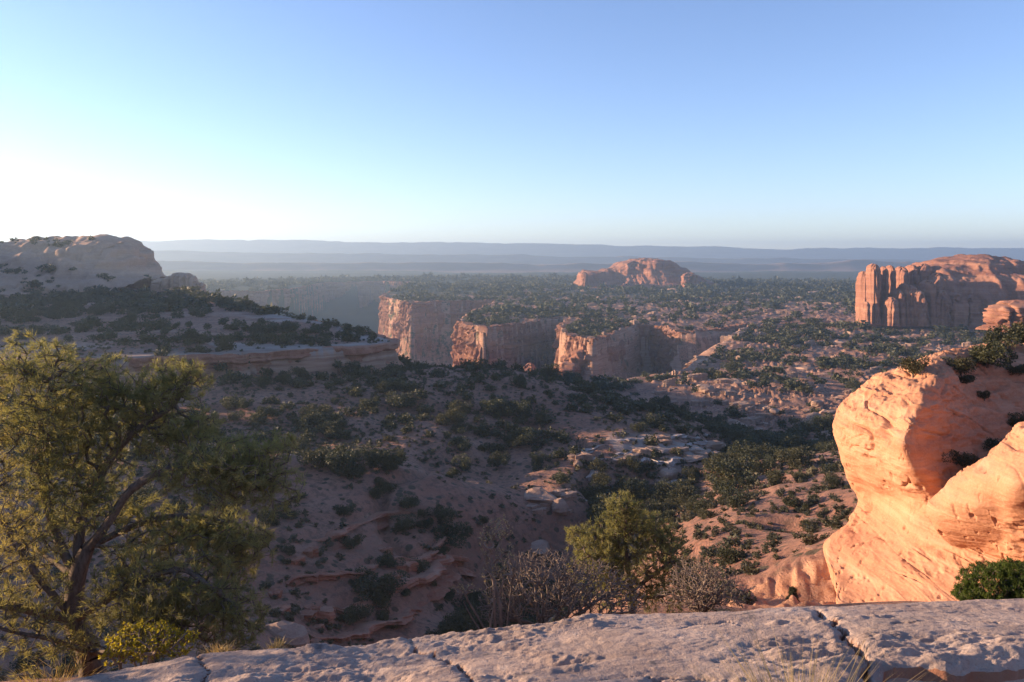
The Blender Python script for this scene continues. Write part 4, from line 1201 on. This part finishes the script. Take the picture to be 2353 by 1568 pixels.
# ------------------------------------------------------------------ junipers and scrub over the country
def bush_mesh(seed, nleaf, lobes, leaf, name):
    """unit juniper: 1 m tall crown of leaf sprays in several uneven lobes"""
    g = np.random.default_rng(seed)
    cen = np.stack([g.normal(0, .30, lobes), g.normal(0, .30, lobes), g.uniform(.30, .72, lobes)], -1)
    rad = g.uniform(.20, .36, lobes)
    which = g.integers(0, lobes, nleaf)
    d = g.normal(0, 1, (nleaf, 3)); d /= np.linalg.norm(d, axis=1, keepdims=True)
    p = cen[which] + d * (rad[which] * g.uniform(.55, 1.08, nleaf))[:, None]
    p[:, 2] = np.maximum(p[:, 2], 0.06 + 0.1 * g.uniform(0, 1, nleaf))
    a = d + g.normal(0, .55, (nleaf, 3)); a /= np.linalg.norm(a, axis=1, keepdims=True)
    b = np.cross(a, g.normal(0, 1, (nleaf, 3))); b /= np.linalg.norm(b, axis=1, keepdims=True)
    s = leaf * g.uniform(.6, 1.3, (nleaf, 1))
    Vv = np.stack([p - b * s * .5, p + b * s * .5, p + a * s * 1.2 + b * s * .15], 1).reshape(-1, 3)
    return Vv, np.arange(nleaf * 3).reshape(-1, 3)


crowns, lods = [], []
for k in range(6):
    Vv, Ff = bush_mesh(1000 + k, 2700, 10 + k % 5, 0.060, 'crown')
    crowns.append(raw_mesh('crown', Vv, Ff, M['juniper'], False))
for k in range(6):
    lods.append([bush_mesh(1100 + k, n, lb, lf, 'x') for n, lb, lf in ((1900, 11, .070), (230, 8, .19), (70, 6, .33), (26, 4, .55))])
trunks = []
for k in range(3):
    g = np.random.default_rng(1200 + k)
    P0 = np.array([[0, 0, -.08], [0, 0, .16], [0, 0, .16], [0, 0, .14]]); P1 = np.array([[0, 0, .16], [.22, .05, .5], [-.2, .1, .5], [.02, -.24, .48]]) + g.normal(0, .03, (4, 3))
    P1[0] = P0[1]
    Vv, Ff = tubes(P0, P1, np.array([.06, .04, .04, .035]), np.array([.045, .012, .012, .012]), 5)
    trunks.append(raw_mesh('trunk', Vv, Ff, M['bark']))

# where they stand: density by ground, clumped
g = np.random.default_rng(71)


def scatter(n, r0, r1, g, um=0.74):
    r = np.sqrt(g.uniform(r0 * r0, r1 * r1, n)); th = g.uniform(-math.atan(um), math.atan(um), n)
    return np.sin(th) * r, np.cos(th) * r


XS, YS, HS = [], [], []
for r0, r1, dens, hm in ((55, 300, .058, 2.45), (300, 700, .030, 2.9), (700, 1300, .0150, 3.4), (1300, 2400, .0050, 4.6)):
    n = int(math.atan(.74) * (r1 * r1 - r0 * r0) * dens)
    x, y = scatter(n, r0, r1, g)
    XS.append(x); YS.append(y); HS.append(hm * np.exp(g.normal(0, .34, n)))
GUL = np.array([at(*p)[:2] for p in [(980, 1520, 88), (1080, 1440, 103), (1180, 1335, 121), (1300, 1245, 135), (1400, 1175, 146), (1550, 1112, 157), (1700, 1052, 174), (1800, 1030, 200)]])
gl, _ = resample(GUL, 0.9)
gl = gl[g.integers(0, len(gl), 230)] + g.normal(0, 4.6, (230, 2))
XS.append(gl[:, 0]); YS.append(gl[:, 1]); HS.append(3.1 * np.exp(g.normal(0, .35, 230)))
XS, YS, HS = map(np.concatenate, (XS, YS, HS))
HS = HS * (0.62 + 0.38 * sstep(60, 150, YS)) * (1 - 0.2 * (YS < 330))
ZS, RS, PS, _ = ground(XS, YS, True)
cl = fbm2(XS / 38, YS / 38, 3, 91) + 0.7 * fbm2(XS / 170, YS / 260, 2, 92) * sstep(250, 500, YS)
keep = g.uniform(0, 1, len(XS)) < np.clip(0.55 + 0.95 * cl, 0.06, 1) * np.clip(1 - 0.6 * RS, 0.06, 1)
keep &= ~((XS / YS > .17) & (YS < 175) & (g.uniform(0, 1, len(XS)) < .52))
keep &= ~((PS > .25) & (XS > 0) & (YS < 200) & (g.uniform(0, 1, len(XS)) < .9))
cd = poly_sd(XS, YS, CANYON)
keep &= ~((cd > -3) & (np.hypot(XS, YS) > 280))
keep &= ~((np.abs(XS - 24) < 11) & (np.abs(YS - 42) < 12))                 # the outcrop
keep &= ~((XS > 300) & (XS < 560) & (YS > 655) & (YS < 800))               # the fins and mesa
keep &= ~((XS < -180) & (YS > 470) & (YS < 620) & (g.uniform(0, 1, len(XS)) < .9))
keep &= ~((np.abs(XS - 265) < 150) & (YS > 1540) & (YS < 1760))            # the butte
keep &= ZS > -75 - 0.002 * YS
keep &= ~((np.abs(XS - 15) < 7) & (np.abs(YS - 40) < 12))
XS, YS, HS, ZS = XS[keep], YS[keep], HS[keep], ZS[keep]
# shrubs of the outcrop's top and flank, and single ones the picture shows plainly
show = visible(XS, YS, ZS + HS * .8)
size = HS / YS * show
order = np.argsort(-size)
NI = 300
ind = order[:NI]
rest = order[NI:]
rest = rest[visible(XS[rest], YS[rest], ZS[rest] + HS[rest] * 1.3)]


def where(x, y, X, Y):
    """the place of a juniper in words"""
    u = X / Y
    if poly_sd(np.array([X]), np.array([Y]), SHELF)[0] > -2:
        return ('on the grey shelf', 'shelf') if Y < 330 else ('below the domes', 'back shelf')
    if Y > 250: return ('on the scrub bench', 'bench')
    if u > 0.20 and Y < 160 and y > 1040: return ('in the hollow beside the outcrop', 'hollow')
    if u > 0.17: return ('among the ledges', 'ledges')
    if y > 1180: return ('low on the gully side', 'gully side')
    if Y < 146: return ('on the near red spur', 'spur')
    if y < 905: return ('on the slope crest', 'crest')
    return ('on the shaded slope', 'slope')


ORD = 'first second third fourth fifth sixth seventh eighth ninth tenth eleventh twelfth thirteenth fourteenth fifteenth sixteenth seventeenth eighteenth'.split()


def place_names(items):
    """words that single out each of many alike things: zone, part of the zone, order from the left; items: (zone phrase, picture x, picture y)"""
    out = [None] * len(items)
    zones = {}
    for i, it in enumerate(items): zones.setdefault(it[0], []).append(i)
    for zone, idx in zones.items():
        ys = sorted(items[i][2] for i in idx); xs_ = sorted(items[i][1] for i in idx)
        ny = 1 if len(idx) < 9 else 3; nx = 1 if len(idx) < 5 else 4 if len(idx) > 24 else 2
        cells = {}
        for i in idx:
            r = min(ny - 1, sum(items[i][2] >= ys[len(ys) * k // ny] for k in range(1, ny)))
            c = min(nx - 1, sum(items[i][1] >= xs_[len(xs_) * k // nx] for k in range(1, nx)))
            cells.setdefault((r, c), []).append(i)
        for (r, c), ii in cells.items():
            ii.sort(key=lambda i: items[i][1])
            part = ['' if ny == 1 else ('far', 'middle', 'near')[r], '' if nx == 1 else (('left', 'right') if nx == 2 else ('far-left', 'left-centre', 'right-centre', 'far-right'))[c]]
            part = ' '.join(p for p in part if p)
            for n_, i in enumerate(ii):
                o = ORD[n_] + ' from left' if n_ < len(ORD) else 'rightmost'
                if len(ii) == 1: o = 'only one'
                out[i] = f'{o} in {part} part' if part else f'{o}'
    return out


spots = []
for k in ind:
    px_, py_ = pix(np.array([XS[k], YS[k], ZS[k]]))
    spots.append((where(px_, py_, XS[k], YS[k])[0], float(px_), float(py_)))
names = place_names(spots)
for (place, px_, py_), nm, k in zip(spots, names, ind):
    X, Y, H, Z = XS[k], YS[k], HS[k], ZS[k]
    look = 'tall' if H > 3.2 else 'low' if H < 2.0 else 'rounded'
    root = tag(empty('juniper_tree', (X, Y, Z - 0.05)), f'{look} juniper {place}, {nm}', 'tree', f'junipers {place}')
    root.rotation_euler = (0, 0, g.uniform(0, 6.28))
    wd = g.uniform(.85, 1.35)
    root.scale = (H * wd, H * wd * g.uniform(.85, 1.15), H)
    link('crown', crowns[int(g.integers(6))], root)
    link('trunk', trunks[int(g.integers(3))], root)


def batch(idx, lod, name, mat, label):
    Vs, Fs, o = [], [], 0
    var = g.integers(0, 6, len(idx))
    for v in range(6):
        k = idx[var == v]
        if len(k) == 0: continue
        Vv, Ff = lods[v][lod]
        a = g.uniform(0, 6.28, len(k)); w = HS[k] * g.uniform(.9, 1.5, len(k))
        ca, sa = np.cos(a)[:, None], np.sin(a)[:, None]
        x = (Vv[None, :, 0] * ca - Vv[None, :, 1] * sa) * w[:, None] + XS[k][:, None]
        y = (Vv[None, :, 0] * sa + Vv[None, :, 1] * ca) * w[:, None] + YS[k][:, None]
        z = Vv[None, :, 2] * HS[k][:, None] + ZS[k][:, None] - .05
        Vs.append(np.stack([x, y, z], -1).reshape(-1, 3))
        Fs.append((Ff[None] + (np.arange(len(k)) * len(Vv))[:, None, None]).reshape(-1, 3) + o)
        o += len(k) * len(Vv)
    return tag(link(name, raw_mesh(name, np.vstack(Vs), np.vstack(Fs), mat, False)), label, kind='stuff')


print('bushes', len(XS), 'drawn', len(rest))
d_ = YS[rest]
for lod, (a, b) in enumerate(((0, 140), (140, 330), (330, 800), (800, 9999))):
    k = rest[(d_ >= a) & (d_ < b)]
    if len(k): batch(k, lod, 'juniper_scrub', M['juniper'], ['juniper scrub of the hollow and the spur', 'scattered juniper scrub of the shaded slopes', 'juniper scrub covering the middle benches', 'distant juniper scrub of the plain'][lod])

# low sage between them
n = int(math.atan(.74) * (265 ** 2 - 45 ** 2) * 0.55)
x, y = scatter(n, 45, 265, g)
z, rk_, pa_, _ = ground(x, y, True)
kk = (g.uniform(0, 1, n) < np.clip(.45 + .6 * fbm2(x / 14, y / 14, 3, 97), .05, 1) * np.clip(1 - rk_, .08, 1)) & ~((np.abs(x - 24) < 10) & (np.abs(y - 42) < 12)) & (z > -70)
x, y, z = x[kk], y[kk], z[kk]
kk = visible(x, y, z + .8)
XS, YS, ZS = x[kk], y[kk], z[kk]
HS = .42 * np.exp(g.normal(0, .35, len(XS)))
print('sage', len(XS))
kn = np.where(YS < 105)[0]
batch(kn, 1, 'sagebrush', M['sage'], 'low grey-green sagebrush of the hollow and the near gully sides')
batch(np.where(YS >= 105)[0], 3, 'sagebrush', M['sage'], 'low grey-green sagebrush dotting the far slopes')


# scrub in the folds of the domes
dv = np.empty(len(dome_o.data.vertices) * 3, np.float32); dome_o.data.vertices.foreach_get('co', dv)
dv = dv.reshape(-1, 3) + np.array(dome_o.location)
dv = dv[(dv[:, 1] < 545) & (fbm2(dv[:, 0] / 22, dv[:, 2] / 9, 3, 99) > .12)]
dv = dv[g.integers(0, len(dv), 330)]
XS, YS, ZS = dv[:, 0], dv[:, 1], dv[:, 2]
HS = 2.0 * np.exp(g.normal(0, .35, len(XS)))
batch(np.arange(len(XS)), 2, 'dome_scrub', M['juniper'], 'dark scrub in the folds of the rock domes')

# junipers on the outcrop
def set_bush(x, y, Y, hpx, wpx, label, tall=1.0):
    px_, py_ = pix(STONE[0])          # the spot of the outcrop's surface seen there
    c_ = np.where(np.hypot(px_ - x, py_ - y) < 7)[0]
    if len(c_): Y = float(STONE[0][c_, 1].min()) + 0.15
    b = at(x, y, Y)
    H = hpx / FPX * Y
    root = tag(empty('juniper_tree', tuple(b - np.array([0, 0, .06 * H]))), label, 'tree')
    W = wpx / FPX * Y
    root.scale = (W, W, H * 1.06)
    root.rotation_euler = (0, 0, g.uniform(0, 6.28))
    link('crown', crowns[int(g.integers(6))], root)
    link('trunk', trunks[int(g.integers(3))], root)


for (x, y, Y, h, w, lab) in [
        (2098, 862, 50.5, 46, 44, 'dark bush on the outcrop rim just over its overhang'), (2268, 842, 53, 62, 74, 'largest dark juniper on top of the orange outcrop'), (2208, 858, 52.5, 40, 46, 'lower bush leaning against the largest juniper on the outcrop'),
        (2318, 800, 60, 52, 60, 'tall juniper at the frame edge above the outcrop'), (2356, 792, 60, 54, 50, 'juniper cut by the frame edge above the outcrop'), (2340, 862, 50, 28, 40, 'small brush clump east of the largest outcrop juniper'),
        (2202, 1070, 44.6, 36, 46, 'round dark bush on the shaded flank of the outcrop'), (2292, 1045, 44.6, 40, 50, 'brown-green brush in the cleft behind the lower rock shoulder'), (2345, 990, 48, 44, 40, 'dark shrub at the frame edge in the outcrop cleft'),
        (2262, 918, 48.4, 22, 26, 'small dark tuft high on the shaded flank of the outcrop'), (2220, 880, 48.2, 22, 34, 'dark mat of brush in a pocket under the outcrop rim')]:
    set_bush(x, y, Y, h, w, lab)


# ------------------------------------------------------------------ loose rocks
def rock_mesh(seed, n=14):
    g = np.random.default_rng(seed)
    th, ph = np.meshgrid(np.linspace(0, 2 * PI, n, endpoint=False), np.linspace(0, PI, n // 2 + 2))
    d = np.stack([np.sin(ph) * np.cos(th), np.sin(ph) * np.sin(th), np.cos(ph)], -1)
    r = np.full(th.shape, 1.0)
    for k in range(9):       # flat broken faces
        nn = g.normal(0, 1, 3); nn /= np.linalg.norm(nn)
        c = d @ nn
        r = np.minimum(r, np.where(c > 0.05, g.uniform(.55, .85) / np.maximum(c, .05), 9))
    P = d * r[..., None] * (1 + 0.06 * fbm3(d[..., 0] * 3, d[..., 1] * 3, d[..., 2] * 3, 3, seed))[..., None]
    return P


rocks = []
for k in range(6):
    P = rock_mesh(1300 + k)
    P = P * np.array([.62, .5, .42])
    rocks.append(raw_mesh('boulder', P.reshape(-1, 3), grid_faces(P.shape[0], P.shape[1], True)[:, ::-1], M['boulder'], False))


def set_rock(x, y, Y, wpx, hpx, label, k, tilt=0.0, group=None):
    b = at(x, y, Y)
    o = link('boulder', rocks[k % 6], None, tuple(b))
    W = wpx / FPX * Y; H = hpx / FPX * Y
    o.scale = (W, W * .9, H * 1.3)
    o.rotation_euler = (tilt * .4, tilt, k * .3)
    o.location.z += H * .22
    return tag(o, label, 'rock', group)


for k, (x, y, w, h, lab) in enumerate([
        (1880, 985, 58, 30, 'tilted pale slab beside the outcrop nose'), (1868, 965, 40, 24, 'block resting above the tilted slab'), (1895, 955, 30, 20, 'small block between two larger ones near the outcrop nose'),
        (1880, 935, 34, 22, 'pointed boulder farthest up the pile near the outcrop nose'), (1540, 1098, 60, 28, 'large pale boulder in the gully bottom'), (1560, 1140, 40, 16, 'flat pale rock beside the gully'),
        (1240, 1262, 78, 30, 'flat-topped pale block on the gully side over the bare shrubs'), (1240, 1150, 90, 36, 'big pale block on the spur end'), (1282, 1175, 46, 40, 'squared block on the lip of the spur'),
        (1870, 1200, 34, 12, 'flat stone lying in the hollow'), (1868, 1262, 40, 8, 'low stone slab on the way up to the outcrop'), (1590, 1060, 60, 24, 'long whitish ledge block on the gully flank'),
        (1640, 1030, 50, 30, 'rounded whitish rock at the end of the pale ledges'), (1330, 1075, 26, 26, 'small pale block at the west end of the pale ledges'),
        (1700, 985, 44, 16, 'ledge block in the sun beyond the gully'), (1780, 950, 34, 16, 'lone rock among the ledges under the outcrop overhang'), (1620, 900, 60, 18, 'sunlit ledge block at the turn of the gully'),
        (1690, 880, 40, 12, 'reddish ledge block on the bench'), (1850, 850, 40, 12, 'pale rock on the bench below the fins'), (1930, 790, 24, 8, 'small pale rock near the foot of the fins'), (660, 1470, 120, 50, 'low red rock between the pinyon and the gully')]):
    set_rock(x, y, on_ground(x, y), w, h, lab, k, 0.25 if k in (0, 3) else 0.08 * (k % 3))



def slab_mesh(seed, n=17):
    """unit ledge slab: two beds with a worn joint between"""
    g = np.random.default_rng(seed)
    a = np.linspace(0, 2 * PI, n, endpoint=False)
    r = g.uniform(.5, 1.12, n)
    q_ = .7
    ox = np.sign(np.cos(a)) * np.abs(np.cos(a)) ** q_ * r; oy = np.sign(np.sin(a)) * np.abs(np.sin(a)) ** q_ * r
    rows = []
    for z, f in ((-.9, .96), (.0, .97), (.35, 1.0), (.42, .90), (.50, .91), (.56, .99), (.92, .97), (1.0, .90), (1.04, .45), (1.05, .02)):
        w = 1 + g.normal(0, .06, n)
        rows.append(np.stack([ox * f * w * .5, oy * f * w * .5, np.full(n, z) + g.normal(0, .05, n) + .25 * ox * max(z, 0)], -1))
    return np.array(rows)


slabs = []
for k in range(6):
    P = slab_mesh(1500 + k)
    slabs.append((P.reshape(-1, 3), grid_faces(P.shape[0], P.shape[1], True)))
slab_me = [raw_mesh('flat_rock', v, f, M['boulder'], False) for v, f in slabs]


def turned(v, x, y, z, L, D, H, a):
    vx = v[None, :, 0] * L[:, None]; vy = v[None, :, 1] * D[:, None]
    c_, s_ = np.cos(a)[:, None], np.sin(a)[:, None]
    return np.stack([vx * c_ - vy * s_ + x[:, None], vx * s_ + vy * c_ + y[:, None], v[None, :, 2] * H[:, None] + z[:, None]], -1).reshape(-1, 3)


# pale ledge slabs along the gully, each one a rock of its own
items, data = [], []
for (x0_, x1_, y0_, y1_, n_, zone, wmin, wmax) in [(1330, 1655, 1010, 1085, 12, 'pale ledges of the gully flank', 24, 60), (1495, 1640, 1085, 1160, 10, 'pale gully-bottom rocks', 18, 50),
                                             (1195, 1310, 1120, 1190, 8, 'spur-end ledges', 20, 50), (620, 1050, 1240, 1440, 12, 'red ledges of the gully side', 20, 60),
                                             (1660, 1920, 930, 1015, 26, 'sunlit ledges near the outcrop', 14, 46), (1500, 1680, 870, 930, 14, 'sunlit ledges at the gully bend', 14, 44)]:
    for k in range(n_):
        x_, y_ = g.uniform(x0_, x1_), g.uniform(y0_, y1_)
        if zone.startswith('pale ledges'): y_ = 1002 + (y_ - 1002) * 0.9 - (x_ - 1330) * 0.03 + 8
        if zone.startswith('red'): y_ = 1250 + (k % 5) * 42 + (x_ - 620) * -0.10 + g.uniform(-8, 8) + 40
        Y_ = on_ground(x_, y_)
        if Y_ > 420: continue
        items.append((zone, x_, y_)); data.append((Y_, g.uniform(wmin, wmax), zone))
for (zone, x_, y_), nm, (Y_, w_, _) in zip(items, place_names(items), data):
    b_ = at(x_, y_, Y_); W_ = w_ / FPX * Y_
    b_[2] = gz1(b_[0], b_[1])
    o = link('flat_rock', slab_me[int(g.integers(6))], None, (b_[0], b_[1], b_[2] - .12 * W_ * .2))
    o.scale = (W_, W_ * g.uniform(.45, .8), max(.35, W_ * g.uniform(.13, .24)))
    o.rotation_euler = (g.normal(0, .04), g.normal(0.03, .05), g.normal(0, .35))
    if zone.startswith('red'): o.material_slots[0].link = 'OBJECT'; o.material_slots[0].material = M['band']
    tag(o, f'flat stone, {zone}, {nm}', 'rock', f'slabs of the {zone}')

# the ledges and rubble of the wide benches
n = 5200
x, y = scatter(n, 230, 1500, g)
z, rk_, pa_, _ = ground(x, y, True)
kk = (g.uniform(0, 1, n) < np.clip(rk_, 0.04, 1)) & (z > -75) & (x > -20) & (poly_sd(x, y, CANYON) < -2) & ~((x > 290) & (x < 560) & (y > 640) & (y < 850))
x, y, z = x[kk], y[kk], z[kk]
kk = visible(x, y, z + 1.5)
x, y, z = x[kk], y[kk], z[kk]
print('bench slabs', len(x))
var = g.integers(0, 6, len(x)); Vs, Fs, o_ = [], [], 0
for v_ in range(6):
    m_ = var == v_
    k = int(m_.sum())
    L_ = 2.2 * np.exp(g.normal(0, .55, k)) * (1 + y[m_] / 700)
    Vv = turned(slabs[v_][0], x[m_], y[m_], z[m_] - .1, L_, L_ * g.uniform(.3, .6, k), np.clip(L_ * g.uniform(.2, .5, k), .4, 2.6), g.normal(0, .5, k))
    Fs.append((slabs[v_][1][None] + (np.arange(k) * len(slabs[v_][0]))[:, None, None]).reshape(-1, 4) + o_)
    Vs.append(Vv); o_ += len(Vv)
tag(link('rubble', raw_mesh('rubble', np.vstack(Vs), np.vstack(Fs), M['boulder'], False)), 'broken slabs and rubble along the ledges of the benches', kind='stuff')

# ------------------------------------------------------------------ the air
q = NT('haze')
q.t.nodes.remove(q.b)
pv = q.n('ShaderNodeVolumePrincipled')
pv.inputs['Color'].default_value = (*HAZE_COLOR, 1)
pv.inputs['Density'].default_value = HAZE_DENSITY
pv.inputs['Anisotropy'].default_value = 0.45
q.l(pv.outputs[0], q.out.inputs['Volume'])
x0, x1, y0, y1, z0, z1 = -10500, 10500, -10000, 10500, -190, 192
Vv = np.array([(x, y, z) for z in (z0, z1) for y in (y0, y1) for x in (x0, x1)], float)
Ff = np.array([(0, 2, 3, 1), (4, 5, 7, 6), (0, 1, 5, 4), (2, 6, 7, 3), (0, 4, 6, 2), (1, 3, 7, 5)])
tag(link('haze', raw_mesh('haze', Vv, Ff, q.m, False)), 'pale evening haze over the canyon country', kind='stuff')
